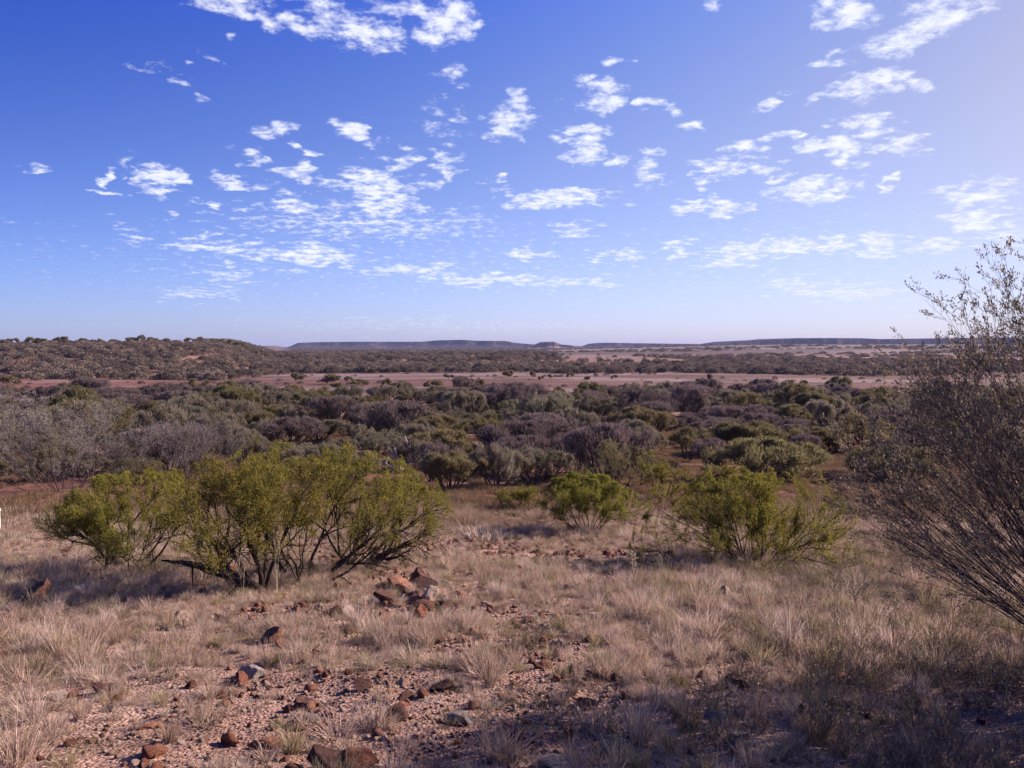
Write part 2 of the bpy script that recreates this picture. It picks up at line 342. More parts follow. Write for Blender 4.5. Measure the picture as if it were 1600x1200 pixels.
M['rock_pale'] = rock_mat('pale_rock', [(.25, (.22, .13, .10)), (.5, (.46, .33, .26)), (.75, (.66, .55, .48))])
M['rock_dark'] = rock_mat('dark_rock', [(.25, (.04, .02, .018)), (.5, (.12, .055, .042)), (.75, (.30, .14, .095))])
M['rock_grey'] = rock_mat('grey_rock', [(.25, (.17, .135, .12)), (.5, (.32, .265, .24)), (.75, (.48, .42, .38))])
M['pebble'] = rock_mat('pebble_stone', [(.3, (.16, .07, .05)), (.42, (.36, .18, .12)), (.55, (.50, .33, .25)), (.7, (.68, .56, .48))], 25)

# ------------------------------------------------------------------ ground
def cover(x, y):
    """0 = bare stony patch, 1 = grassy, shared by the ground colour, the grass and the pebbles"""
    n = fbm(x * .55 + 40, y * .55 + 11, 4)
    u = x / np.maximum(y, 1); n = n - .075 * np.exp(-((u + .03) / .13) ** 2) * (1 - sst(y, 16, 24)) + .04 * sst(u, .15, .3) - .2 * np.exp(-((x + 1.6) ** 2 + (y - 11.6) ** 2) / .9) - .14 * np.exp(-((x + 5.2) / 1.3) ** 2 - ((y - 13) / 1.1) ** 2)
    return sst(n + .07 * sst(y, 5, 11), .315, .475)
A = np.concatenate([np.arange(-180, -46, 3.0), np.arange(-46, 46, .22), np.arange(46, 180, 3.0)]); A = R(1) * A
rad = np.concatenate([[0.0], np.geomspace(1.0, 60, 340), np.geomspace(60, 9000, 330)[1:]])
AA, RR = np.meshgrid(A, rad); gx = RR * np.sin(AA); gy = RR * np.cos(AA); gz = H(gx, gy)
V = np.stack([gx, gy, gz], -1).reshape(-1, 3); na = len(A); nr = len(rad)
ii = np.arange(nr * na).reshape(nr, na); nx = np.roll(ii, -1, 1)
Q = np.stack([ii[:-1], nx[:-1], nx[1:], ii[1:]], -1).reshape(-1, 4)
me = mesh_q('ground', V, Q)
def lerp(a, b, t): return a * (1 - t[..., None]) + b * t[..., None]
x, y = V[:, 0], V[:, 1]; d = np.hypot(x, y)
c_ = lambda *a: np.array(a)
soil = lerp(c_(.27, .15, .105), c_(.42, .285, .215), fbm(x * .9, y * .9, 4))
colr = lerp(soil, c_(.36, .26, .18), .35 * cover(x, y))
brown = lerp(c_(.15, .095, .065), c_(.22, .11, .075), sst(fbm(x * .09 + 3, y * .09, 4), .40, .62))
brown = lerp(brown, c_(.23, .145, .105), sst(y, 48, 70) * sst(fbm(x * .05 + 30, y * .07, 3), .54, .72))
colr = lerp(colr, brown, sst(y + 6 * (fbm(x * .1, y * .1, 2) - .5), 22, 30))
n1 = fbm(x * .012 + 7, y * .035, 5); n2 = fbm(x * .035 + 2, y * .09 + 3, 4)
plain = lerp(c_(.15, .078, .062), c_(.22, .16, .14), sst(n1, .36, .62)); n3 = fbm(x * .12, y * .3 + 9, 4)
plain = lerp(plain, c_(.11, .065, .05), sst(n2, .46, .66) * .8); plain = plain * (.72 + .56 * n3)[:, None]
plain = lerp(plain, c_(.22, .085, .06), sst(-x / np.maximum(y, 1), .30, .6) * sst(n2, .3, .6) * .8)
colr = lerp(colr, plain, sst(y, 150, 185))
wood_ = lerp(c_(.17, .085, .06), c_(.27, .16, .105), sst(fbm(x * .02, y * .02 + 4, 4), .42, .66))
colr = lerp(colr, wood_, sst(y, 400, 470) * (1 - sst(y, 1000, 1300))); colr = lerp(colr, wood_, sst(-x, 105, 150) * sst(y + .1 * x, 285, 320))
colr = lerp(colr, c_(.20, .14, .12), np.exp(-((x - 95) / 75) ** 2 - ((y - 740) / 160) ** 2))
far = lerp(c_(.10, .07, .058), c_(.19, .14, .115), sst(fbm(x * .003 + 3, y * .006, 5), .38, .6) * sst(x, -60, 90)); colr = lerp(colr, far, sst(y, 1000, 1400))
colr = colr * np.array([1.0, .99, 1.03])
ca = me.color_attributes.new('tone', 'FLOAT_COLOR', 'POINT'); ca.data.foreach_set('color', np.c_[colr, np.ones(len(colr))].astype(np.float32).ravel())
m, nt, o_ = new_mat('ground_soil')
vc = nt.nodes.new('ShaderNodeVertexColor'); vc.layer_name = 'tone'; ge = nt.nodes.new('ShaderNodeNewGeometry'); pos = ge.outputs['Position']
vo = nt.nodes.new('ShaderNodeTexVoronoi'); vo.inputs['Scale'].default_value = 38; nt.links.new(pos, vo.inputs['Vector'])
vb = nt.nodes.new('ShaderNodeSeparateColor'); nt.links.new(vo.outputs['Color'], vb.inputs[0])
f1 = maprange(nt, vb.outputs[0], 0, 1, .62, 1.4); f2 = maprange(nt, noise(nt, pos, 2.5, 8, .7), .25, .75, .62, 1.38); f3 = maprange(nt, noise(nt, pos, .18, 6, .7), .3, .7, .78, 1.22)
f = math_n(nt, 'MULTIPLY', math_n(nt, 'MULTIPLY', f1, f2), f3)
vm = nt.nodes.new('ShaderNodeVectorMath'); vm.operation = 'SCALE'; nt.links.new(vc.outputs[0], vm.inputs[0]); nt.links.new(f, vm.inputs['Scale'])
b = nt.nodes.new('ShaderNodeBsdfPrincipled'); nt.links.new(vm.outputs[0], b.inputs['Base Color']); b.inputs['Roughness'].default_value = .95; b.inputs['Specular IOR Level'].default_value = .1
bp = nt.nodes.new('ShaderNodeBump'); bp.inputs['Strength'].default_value = 1.0; bp.inputs['Distance'].default_value = .05
hh = math_n(nt, 'ADD', noise(nt, pos, 12, 7, .7), math_n(nt, 'MULTIPLY', vo.outputs['Distance'], -.6)); nt.links.new(hh, bp.inputs['Height']); nt.links.new(bp.outputs[0], b.inputs['Normal'])
nt.links.new(b.outputs[0], o_.inputs[0])
tag(obj('ground', me, m, smooth=True), 'stony reddish slope and plain reaching to the horizon', kind='structure')

# ------------------------------------------------------------------ far mesas
def mesa(name, prof, D, depth, label, alb, cliff=.5, rough=1.0, seed=0):
    """flat-topped range: prof = [(px, py_top)...] gives its skyline; it stands at distance D with talus slopes and a cliff band"""
    xs = np.array([(p[0] - 800) / F * D for p in prof]); tops = np.array([(540 - p[1]) / F * D for p in prof])
    x0, x1 = xs[0] - 60, xs[-1] + 60; nxx = 420; nyy = 70
    gx, gy = np.meshgrid(np.linspace(x0, x1, nxx), np.linspace(D - depth * .35, D + depth, nyy))
    top = np.interp(gx, xs, tops, left=-16, right=-16)
    front = D + 70 * (fbm(gx * .006 + seed, gy * 0 + seed, 4) - .5) * rough * 2 + 26 * (fbm(gx * .03 + seed, gy * 0 + 5, 3) - .5)
    t = (gy - (front - depth * .3)) / (depth * .3)
    t = np.minimum(t, (D + depth - gy) / (depth * .25))
    shape = np.where(t < .62, sst(t, -.15, .9) * (1 - cliff) / (1 - 0) * 1.1, 0); shape = np.maximum(shape, sst(t, .60, .72) * 1.0)
    shape = np.clip(np.maximum(shape, sst(t, -.1, .7) * (1 - cliff)), 0, 1)
    z = -18 + (top + 18) * shape + 1.3 * (fbm(gx * .02, gy * .02, 3) - .5) * shape
    V = np.stack([gx, gy, z], -1).reshape(-1, 3); ii = np.arange(nxx * nyy).reshape(nyy, nxx)
    me = mesh_q(name, V, np.stack([ii[:-1, :-1], ii[:-1, 1:], ii[1:, 1:], ii[1:, :-1]], -1).reshape(-1, 4))
    m, nt, o = new_mat(name + '_rock'); ge = nt.nodes.new('ShaderNodeNewGeometry'); 
    mp = nt.nodes.new('ShaderNodeMapping'); mp.inputs['Scale'].default_value = (1, 1, 3); nt.links.new(ge.outputs['Position'], mp.inputs[0])
    f = noise(nt, mp.outputs[0], .018, 7, .65)
    d_ = nt.nodes.new('ShaderNodeBsdfDiffuse'); nt.links.new(ramp(nt, f, [(.36, alb[0]), (.56, alb[1]), (.66, alb[2])]), d_.inputs[0]); nt.links.new(d_.outputs[0], o.inputs[0])
    return tag(obj(name, me, m), label, kind='structure')
DK = ((.035, .03, .036), (.06, .05, .055), (.15, .11, .095))
mesa('hills', [(452, 543), (468, 536), (500, 534.5), (560, 534), (660, 534), (680, 532), (720, 531), (745, 532.5), (790, 533), (806, 536), (830, 538), (880, 540), (960, 542)], 4200, 700, 'long flat-topped blue mesa on the horizon', DK, seed=1)
mesa('hills', [(822, 541), (838, 538), (846, 534.5), (866, 534), (876, 538), (894, 540)], 3300, 260, 'small pale flat-topped butte on the horizon', ((.09, .07, .06), (.17, .12, .10), (.30, .22, .175)), seed=3, rough=.3)
mesa('hills', [(915, 543), (932, 537), (945, 535.5), (1010, 536.5), (1110, 538), (1200, 538.5), (1300, 541)], 4400, 600, 'low dark mesa on the horizon with long tail', DK, seed=5)
mesa('hills', [(1130, 538), (1160, 533.5), (1220, 530.5), (1240, 528.5), (1340, 528.5), (1370, 530), (1500, 528), (1680, 527), (1900, 532)], 3900, 700, 'dark wooded plateau closing the plain', ((.035, .033, .035), (.05, .043, .042), (.08, .065, .055)), cliff=.6, seed=8)

# ------------------------------------------------------------------ scatter for uncountable stuff
def prefabs(name, objs):
    c = bpy.data.collections.new(name)
    for o in objs: c.objects.link(o)
    return c
def scatter(name, P, rot, scl, idx, coll, label, cat):
    me = bpy.data.meshes.new(name); n = len(P); me.vertices.add(n); me.vertices.foreach_set('co', np.asarray(P, np.float32).ravel())
    for nm, tp, a, key in (('rot', 'FLOAT_VECTOR', rot, 'vector'), ('scl', 'FLOAT_VECTOR', scl, 'vector'), ('idx', 'INT', idx, 'value')):
        at_ = me.attributes.new(nm, tp, 'POINT'); at_.data.foreach_set(key, np.ascontiguousarray(a, np.int32 if tp == 'INT' else np.float32).ravel())
    o = obj(name, me); g = bpy.data.node_groups.new(name, 'GeometryNodeTree')
    g.interface.new_socket('Geometry', in_out='INPUT', socket_type='NodeSocketGeometry'); g.interface.new_socket('Geometry', in_out='OUTPUT', socket_type='NodeSocketGeometry')
    gi = g.nodes.new('NodeGroupInput'); go = g.nodes.new('NodeGroupOutput'); ci = g.nodes.new('GeometryNodeCollectionInfo')
    ci.inputs['Collection'].default_value = coll; ci.inputs['Separate Children'].default_value = True; ci.inputs['Reset Children'].default_value = True
    ip = g.nodes.new('GeometryNodeInstanceOnPoints'); ip.inputs['Pick Instance'].default_value = True
    def na_(nm, tp):
        q = g.nodes.new('GeometryNodeInputNamedAttribute'); q.data_type = tp; q.inputs[0].default_value = nm
        return [s for s in q.outputs if s.enabled][0]
    g.links.new(gi.outputs[0], ip.inputs['Points']); g.links.new(ci.outputs[0], ip.inputs['Instance'])
    g.links.new(na_('idx', 'INT'), ip.inputs['Instance Index']); g.links.new(na_('rot', 'FLOAT_VECTOR'), ip.inputs['Rotation']); g.links.new(na_('scl', 'FLOAT_VECTOR'), ip.inputs['Scale'])
    g.links.new(ip.outputs[0], go.inputs[0])
    md = o.modifiers.new('scatter', 'NODES'); md.node_group = g
    return tag(o, label, cat, kind='stuff')
def tuft(seed, n=110, h=.30, spread=.10, lean=.5, w=.0032, droop=.25):
    g = np.random.default_rng(seed); a = g.uniform(0, 6.283, n); rr = spread * np.sqrt(g.random(n)) * .6
    b = np.stack([np.cos(a) * rr, np.sin(a) * rr, np.full(n, -.03)], 1); a2 = a + g.normal(0, .5, n)
    tl = np.abs(g.normal(0, lean * .6, n)) + .05; hh = h * g.uniform(.45, 1.1, n)
    D = np.stack([np.sin(tl) * np.cos(a2), np.sin(tl) * np.sin(a2), np.cos(tl)], 1)
    out = np.stack([np.cos(a2), np.sin(a2), np.zeros(n)], 1); S_ = unit(np.cross(D, g.normal(0, 1, (n, 3))))
    vs_ = []
    for t, ww in ((0, 1), (.45, .9), (.8, .6), (1, .15)):
        c = b + D * (hh * t)[:, None] + out * (droop * hh * t ** 2.2 * g.uniform(.2, 1.2, n))[:, None] - np.array([0, 0, 1.]) * (droop * .35 * hh * t ** 3)[:, None]
        vs_ += [c - S_ * w * ww, c + S_ * w * ww]
    V = np.stack(vs_, 1).reshape(-1, 3); o = (np.arange(n) * 8)[:, None]
    Q = np.concatenate([o + np.array([[0, 1, 3, 2]]), o + np.array([[2, 3, 5, 4]]), o + np.array([[4, 5, 7, 6]])])
    return V, Q
specs = [(190, .30, .16, .55), (150, .36, .10, .4), (200, .20, .22, .9), (130, .24, .14, .7), (170, .32, .15, .5), (120, .14, .20, 1.2), (160, .26, .13, .8), (70, .42, .07, .3), (190, .16, .26, 1.0)]
tufts = [obj('grass_tuft', mesh_q('grass_tuft', *tuft(100 + i, *s, w=.0023)), M['grass'], link=False) for i, s in enumerate(specs)]
wides = [obj('grass_clump', mesh_q('grass_clump', *tuft(140 + i, 260, .30, .75, .7, .008)), M['grass'], link=False) for i in range(5)]
def wiry(seed):
    wd, lf, *_ = plant(seed, stems=9, tilt=(5, 55), size=(.28, .30), r=.003, lv=((4, .3, 30, .5),), wig=.1, leaves=7, ll=.016, lw=.006, lsp=.004, k0=3, tip_r=.0009, stemfrac=.9)
    return mesh_q('herb', *join([wd, lf]))
herbs = [obj('wiry_herb', wiry(60 + i), M['herb'], link=False) for i in range(5)]
def rnd_fan(n, y0, y1, k=.80, seed=0):
    g = np.random.default_rng(seed); y = np.sqrt(g.uniform(y0 * y0, y1 * y1, n)); return g.uniform(-k, k, n) * y + g.uniform(-1, 1, n), y, g
def put(n, x, y, g, smin, smax, ni, flat=.12):
    z = H(x, y); s = g.uniform(smin, smax, n)
    rot = np.stack([g.normal(0, flat, n), g.normal(0, flat, n), g.uniform(0, 6.283, n)], 1)
    return np.stack([x, y, z], 1), rot, np.stack([s, s, s * g.uniform(.8, 1.25, n)], 1), g.integers(0, ni, n)
x, y, g = rnd_fan(40000, 2.4, 27, seed=11); cv = cover(x, y)
keep = g.random(len(x)) < (.10 + .90 * cv) * (0.62 + .38 * sst(y, 4, 12)); x, y = x[keep], y[keep]
P, ro, s, ix = put(len(x), x, y, g, .8, 1.0, len(tufts)); s *= ((.34 + .62 * g.random(len(x)) ** 3) * (.8 + .5 * sst(fbm(x * .4, y * .4, 3), .38, .62)))[:, None]
scatter('grass', P, ro, s, ix, prefabs('tufts', tufts), 'dry straw coloured grass tufts over the stony slope', 'grass')
x, y, g = rnd_fan(26000, 19, 150, k=.85, seed=12); keep = (g.random(len(x)) < sst(y, 18, 26)) & (fbm(x * .09 + 3, y * .09, 4) + g.normal(0, .06, len(x)) < .62) & ((fbm(x * .05 + 30, y * .07, 3) + g.normal(0, .06, len(x)) < .63) | (y < 55)); x, y = x[keep], y[keep]
P, ro, s, ix = put(len(x), x, y, g, .6, 1.3, len(wides), .05)
scatter('grass', P, ro, s, ix, prefabs('clumps', wides), 'low brown grass between the shrubs further down', 'grass')
x, y, g = rnd_fan(8000, 2.2, 20, seed=13); f = x / y + .10 * (fbm(x, y, 2) - .5); keep = g.random(len(x)) < .08 + .92 * sst(f, .20, .5); x, y = x[keep], y[keep]
P, ro, s, ix = put(len(x), x, y, g, .6, 1.3, len(herbs))
scatter('undergrowth', P, ro, s, ix, prefabs('herbs', herbs), 'wiry small-leaved ground herbs thickest in the shade of the big shrub', 'herbs')

def ordinal(n):
    a = 'zeroth first second third fourth fifth sixth seventh eighth ninth tenth eleventh twelfth thirteenth fourteenth fifteenth sixteenth seventeenth eighteenth nineteenth'.split()
    if n < 20: return a[n]
    t = ['', '', 'twent', 'thirt', 'fort', 'fift', 'sixt', 'sevent', 'eight', 'ninet'][n // 10]
    return t + 'ieth' if n % 10 == 0 else t + 'y-' + a[n % 10]
def ranked(items, marks, text):
    """labels that tell look-alikes apart by how near each stands to the closest landmark: items = [(object, kind, x, y)]"""
    by = {}
    for o, k, x_, y_ in items:
        q = [math.hypot(math.log(y_ / m_[2]) * 8, (x_ - m_[1]) / y_ * 10) for m_ in marks]; j = int(np.argmin(q)); by.setdefault((k, j), []).append((q[j], o))
    for (k, j), l in by.items():
        for n_, (_, o) in enumerate(sorted(l, key=lambda a: a[0])): o['label'] = text[k] % (('' if n_ == 0 else ordinal(n_ + 1) + ' ') + 'nearest', marks[j][0])
# rocks -------------------------------------------------------------
def ico(sub):
    import bmesh
    bm = bmesh.new(); bmesh.ops.create_icosphere(bm, subdivisions=sub, radius=1)
    V = np.array([v.co[:] for v in bm.verts]); Fc = np.array([[v.index for v in f.verts] for f in bm.faces]); bm.free(); return V, Fc
ICO = {k: ico(k) for k in (1, 2, 4)}
def rock_mesh(seed, sub=4, flat=.7, planes=10, rough=.035):
    """angular broken stone: a ball cut back by random planes, with pitted faces"""
    g = np.random.default_rng(seed); V, Fc = ICO[sub]; V = V.copy(); nrm = unit(g.normal(0, 1, (planes, 3))); dd = g.uniform(.34, .78, planes)
    for n_, q in zip(nrm, dd):
        p = V @ n_; V -= np.where(p > q, p - q, 0)[:, None] * n_
    if sub > 2:
        a = V * 2.3 + seed; b_ = V * 7 + seed
        n = (fbm(a[:, 0] + a[:, 2] * .7, a[:, 1] - a[:, 2] * .6, 3) - .5) * 2.2 + (fbm(b_[:, 0] - b_[:, 2] * .8, b_[:, 1] + b_[:, 2] * .5, 4) - .5) * 2.6
        V = V * (1 + rough * 2.6 * n)[:, None]
    V = V * np.array([1, g.uniform(.7, 1), flat * g.uniform(.8, 1.15)]); V /= max(V[:, 0].max() - V[:, 0].min(), V[:, 1].max() - V[:, 1].min(), 1.15 * (V[:, 2].max() - V[:, 2].min()))
    V[:, 2] -= V[:, 2].min() + .22 * (V[:, 2].max() - V[:, 2].min())
    return mesh_q('rock', V, Fc)
peb = [obj('pebble', rock_mesh(300 + i, 1 if i % 2 else 2, .6, 6), M['pebble'], link=False) for i in range(6)]
x, y, g = rnd_fan(95000, 2.6, 15, seed=21); keep = g.random(len(x)) < (1 - cover(x, y)) ** 1.2 * .9 + .10; x, y = x[keep], y[keep]
P, ro, s, ix = put(len(x), x, y, g, 0, 1, 6, .5); q = .012 + .05 * g.random(len(x)) ** 3.5; s = np.stack([q, q, q * g.uniform(.7, 1.1, len(x))], 1)
scatter('gravel', P, ro, s, ix, prefabs('pebbles', peb), 'pinkish gravel and small stones on bare patches', 'gravel')
x, y, g = rnd_fan(9000, 3, 20, seed=22); keep = g.random(len(x)) < (.25 + .4 * (1 - cover(x, y))) * (.45 + .55 * sst(y, 5, 9)); x, y = x[keep], y[keep]
rub = [obj('rubble', rock_mesh(330 + i, 2, .7, 7), M['rock_red'], link=False) for i in range(6)]
P, ro, s, ix = put(len(x), x, y, g, 0, 1, 6, .5); q = (.035 + .07 * g.random(len(x)) ** 2) * (1 + y / 30); s = np.stack([q, q, q * g.uniform(.7, 1.1, len(x))], 1)
scatter('rubble', P, ro, s, ix, prefabs('rubble_stones', rub), 'rusty red broken stones too many to count, strewn over the slope', 'rubble')
RP = {k: [rock_mesh(s0 + i, 4, fl) for i in range(6)] for k, s0, fl in (('red', 400, .75), ('pale', 420, .7), ('dark', 440, .8), ('grey', 460, .5))}
for k in RP:
    for me in RP[k]: me.materials.append(M['rock_' + k])
def rock(k, v, loc, w_, rz, label, group=None, hz=1.0, tilt=0.0, yw=1.0):
    o = obj('rock', RP[k][v % 6]); o.location = loc; o.scale = (w_, w_ * yw, w_ * hz); o.rotation_euler = (tilt, tilt * .6, rz)
    return tag(o, label, 'rock', group)
# (pixel x, pixel y of the foot, pixel width, kind, variant, height factor, label)
FR = [(60, 942, 40, 'dark', 0, 1.25, 'dark square-edged boulder beside the small acacia, pale top edge'),
 (85, 1094, 32, 'pale', 1, .9, 'pale pitted pink stone at the edge of a gravel patch'),
 (18, 892, 18, 'pale', 2, .9, 'pale rounded stone in the grass behind the dark boulder'),
 (6, 975, 26, 'red', 3, 1.2, 'red-brown stone half hidden in grass at the picture edge'),
 (200, 918, 40, 'red', 1, .5, 'flat reddish stone in the shade under the small acacia'),
 (178, 930, 34, 'red', 4, .45, 'low reddish slab just below the small acacia trunk'),
 (345, 968, 22, 'red', 2, 1.1, 'upright pinkish stone below the fallen dark branch'),
 (262, 985, 18, 'grey', 1, 1.2, 'small grey stone among pale tufts below the acacias'),
 (620, 922, 34, 'red', 0, .85, 'pointed rust stone at the heap of red rocks, sloping face'),
 (652, 915, 40, 'dark', 3, 1.0, 'dark-faced tall block topping the heap of red rocks'),
 (672, 922, 26, 'red', 5, 1.3, 'bright orange leaning slab ending the heap of red rocks'),
 (600, 918, 26, 'red', 2, .9, 'small maroon stone behind the heap of red rocks'),
 (634, 928, 36, 'red', 4, .7, 'broad orange stone in the middle of the red rock heap'),
 (604, 945, 38, 'dark', 1, .9, 'dark wedge-shaped rock at the front of the red rock heap'),
 (655, 938, 44, 'red', 1, .7, 'low brownish rock in front of the tall dark block'),
 (662, 952, 36, 'red', 3, .7, 'crumbled orange rock at the foot of the red rock heap'),
 (697, 950, 34, 'dark', 5, .8, 'dark brown lump in grass beside the red rock heap'),
 (717, 938, 26, 'red', 0, 1.0, 'rough orange stone standing apart from the red rock heap'),
 (690, 915, 24, 'grey', 2, .9, 'grey-green stone behind the orange leaning slab'),
 (720, 974, 22, 'pale', 3, .7, 'pale flat stone on the gravel below the red rock heap'),
 (628, 1072, 26, 'pale', 4, .9, 'pinkish stone on the central gravel patch'),
 (855, 986, 32, 'pale', 0, 1.0, 'whitish stone with a dark shaded side in mid slope'),
 (846, 1000, 26, 'red', 5, .6, 'tilted salmon slab below the whitish stone'),
 (915, 968, 34, 'dark', 2, .6, 'dark flat stone with a reddish edge uphill of the whitish stone'),
 (1080, 955, 24, 'red', 3, 1.0, 'rounded red stone on the grass below the big acacia'),
 (1222, 953, 24, 'red', 1, .9, 'reddish block low in straw grass under the big acacia'),
 (1156, 1072, 40, 'dark', 4, .9, 'dark craggy rock where the shadow begins'),
 (1256, 1128, 50, 'dark', 0, 1.1, 'black-looking rock in shade beside a tall tuft'),
 (1118, 1140, 34, 'grey', 3, 1.4, 'grey banded stone in shade with a smaller one on its flank'),
 (1108, 1120, 18, 'pale', 5, 1.4, 'small pale cap stone behind the grey banded stone'),
 (1156, 1155, 32, 'grey', 5, 1.0, 'light grey knobbly stone next to the grey banded stone'),
 (905, 1070, 20, 'grey', 0, 1.3, 'white-grey stone poking out of the grass in mid slope'),
 (962, 1062, 14, 'dark', 3, 1.4, 'small dark stone standing beside the white-grey stone'),
 (725, 1128, 46, 'grey', 4, .7, 'long bluish grey slab in the shade'),
 (690, 1078, 32, 'dark', 1, .7, 'dark stone beside a pink one above the bluish slab'),
 (708, 1076, 22, 'pale', 2, 1.0, 'pink stone leaning beside a dark one above the bluish slab'),
 (615, 1122, 44, 'dark', 5, 1.2, 'dark chunky rock behind the large red boulder'),
 (513, 1205, 66, 'dark', 0, 1.0, 'large dark-sided boulder cut by the lower picture edge'),
 (555, 1200, 62, 'red', 3, 1.05, 'large rough red boulder resting against the dark-sided one'),
 (415, 1168, 52, 'red', 2, .8, 'crumbly orange boulder to the side of the two large boulders'),
 (458, 1140, 40, 'red', 5, .6, 'flat maroon rock between orange boulder and grey stone'),
 (484, 1122, 44, 'grey', 2, .7, 'grey flat stone above the large boulders'),
 (478, 1102, 32, 'dark', 4, .9, 'blackish angular stone above the grey flat stone'),
 (245, 1180, 30, 'red', 0, 1.0, 'square brown-red stone among shaded pebbles near the bottom'),
 (365, 1165, 34, 'red', 4, 1.0, 'ochre-brown rough stone at the shade edge near the bottom'),
 (875, 1200, 66, 'grey', 1, .6, 'wide flat grey-brown rock at the bottom picture edge'),
 (808, 1160, 42, 'red', 1, 1.2, 'upright brown stone in the shade of the tufts'),
 (1308, 1010, 24, 'dark', 2, .8, 'top dark stone of the short row of rocks'),
 (1312, 1030, 26, 'pale', 1, .7, 'pale slab second in the short row of rocks'),
 (1306, 1044, 28, 'red', 5, .6, 'rust slab third in the short row of rocks'),
 (1308, 1064, 40, 'dark', 5, .8, 'broad dark rock lowest in the short row of rocks'),
 (160, 1088, 30, 'dark', 1, 1.0, 'dark brown stone shading the gravel beside the pale pink one'),
 (185, 1094, 28, 'red', 1, .7, 'orange crumbly stone next to a dark brown one'),
 (175, 1110, 20, 'pale', 3, 1.0, 'cream stone on the gravel in front of the orange crumbly one'),
 (90, 1020, 50, 'red', 3, .45, 'orange rocky ledge with straw lying on it'),
 (545, 990, 30, 'red', 0, .5, 'low dark-orange stone under a straw tuft'),
 (1255, 1155, 46, 'pale', 4, .4, 'flat pale pink slab in the shaded corner')]
for i, (px, py, pw, k, v, hz, lb) in enumerate(FR):
    X_, Y_, Z_ = at(px, min(py, 1290)); w_ = pw * Y_ / F * 1.12
    rock(k, v, (X_, Y_, Z_ - .01), w_, rng.uniform(-.6, .6) + (math.pi if i % 2 else 0), lb, hz=hz, tilt=rng.uniform(-.15, .15))
hx, hy, hz_ = at(645, 940)
for i, (dx, dy, w_, k, lb) in enumerate([(-.35, .25, .14, 'red', 'small rust stone at the far side of the red rock heap'), (-.15, .42, .16, 'red', 'brown-red stone peeping behind the pointed rust stone'), (.12, .05, .13, 'red', 'little orange stone lodged between the tall block and the leaning slab'),
    (.32, -.15, .15, 'dark', 'little dark stone at the lower side of the leaning slab'), (-.5, -.1, .13, 'red', 'small orange stone next to the dark wedge-shaped rock'), (.05, -.35, .12, 'red', 'crumb of orange rock below the crumbled one'),
    (.48, .1, .12, 'pale', 'small pale chip past the leaning slab'), (-.62, .22, .11, 'red', 'little maroon chip at the edge of the red rock heap'), (.2, -.45, .10, 'dark', 'dark chip in front of the red rock heap')]):
    X_, Y_ = hx + dx, hy + dy; rock(k, i + 1, (X_, Y_, float(H(X_, Y_)) - .01), w_, i * 1.7, lb, hz=1.0, tilt=.2)
KL = {'red': ('small reddish stone lying loose among the grass tufts', 'scattered reddish stones'), 'pale': ('small pale pink stone lying loose among the grass tufts', 'scattered pale stones'),
      'dark': ('small dark brown stone lying loose among the grass tufts', 'scattered dark stones'), 'grey': ('small flat grey stone lying loose among the grass tufts', 'scattered grey stones')}
x, y, g = rnd_fan(3000, 3.2, 17, seed=31); keep = g.random(len(x)) < .25 + .75 * (1 - cover(x, y)); keep &= ~((x > .3 * y) & (g.random(len(x)) < .7)); keep &= (y > 6.5) | (g.random(len(x)) < .5); x, y = x[keep][:214], y[keep][:214]; hx, hy, _ = at(645, 936); x = np.r_[x, hx + g.normal(0, .42, 24)]; y = np.r_[y, hy + g.normal(0, .5, 24)]
loose = []
for i in range(len(x)):
    k = g.choice(['red', 'pale', 'dark', 'grey'], p=[.52, .2, .2, .08]); w_ = (.045 + .15 * g.random() ** 2.0) * (1 + y[i] / 22) * (1.5 if i >= 214 else 1)
    loose.append((rock(k, int(g.integers(6)), (x[i], y[i], float(H(x[i], y[i])) - .01), w_, g.uniform(0, 6.28), *KL[k], hz=g.uniform(.6, 1.2), tilt=g.uniform(-.3, .3)), k, x[i], y[i]))
MK = [(nm, *at(px, py)[:2]) for nm, px, py in (('heap of red rocks', 640, 930), ('whitish mid-slope stone', 855, 986), ('dark boulder by the small acacia', 60, 942), ('big fan-shaped acacia', 1172, 890), ('two large bottom boulders', 535, 1195), ('pale pitted pink stone', 85, 1094), ('bluish grey slab', 725, 1128), ('row of dark rocks', 1308, 1040), ('grey banded stone', 1118, 1140), ('small rounded acacia', 918, 838), ('orange crumbly stone', 185, 1094), ('bleached dead branch', 492, 938))]
ranked(loose, MK, {'red': 'small reddish stone, %s of its colour to %s', 'pale': 'small pale stone, %s of its colour to %s', 'dark': 'small dark stone, %s of its colour to %s', 'grey': 'small grey stone, %s of its colour to %s'})

# ------------------------------------------------------------------ plants
def build(name, label, cat, geo, wm, lm, base, sx=1, sz=1, rz=0, group=None, sy=None):
    """a shrub: an Empty at its foot carrying branches and crown"""
    wd, lf, w_, h_, cx = geo; t = empty(name, base); t.rotation_euler = (0, 0, rz); t.scale = (sx, sy or sx, sz)
    obj('branches', mesh_q('branches', *wd), wm, t); obj('crown', mesh_q('crown', *lf), lm, t)
    return tag(t, label, cat, group)
def fit(px, py, pw, ph, geo):
    """foot position plus scales that give the plant its width and height in the photograph"""
    X_, Y_, Z_ = at(px, py); return (X_, Y_, Z_), pw * Y_ / F / geo[2], ph * Y_ / F / geo[3]
def sized(seed, p, px, py, pw, ph):
    """grow once to learn the size, then again with leaves, twigs and trunks at their true size"""
    _, sx, sz = fit(px, py, pw, ph, plant(seed, **{**p, 'leaves': 3})); k = math.sqrt(sx * sz)
    q = {'tip_r': .0035, **p}
    for a in ('ll', 'lw', 'lsp', 'r', 'tip_r'): q[a] = q[a] / k
    geo = plant(seed, **q); return (geo, *fit(px, py, pw, ph, geo))
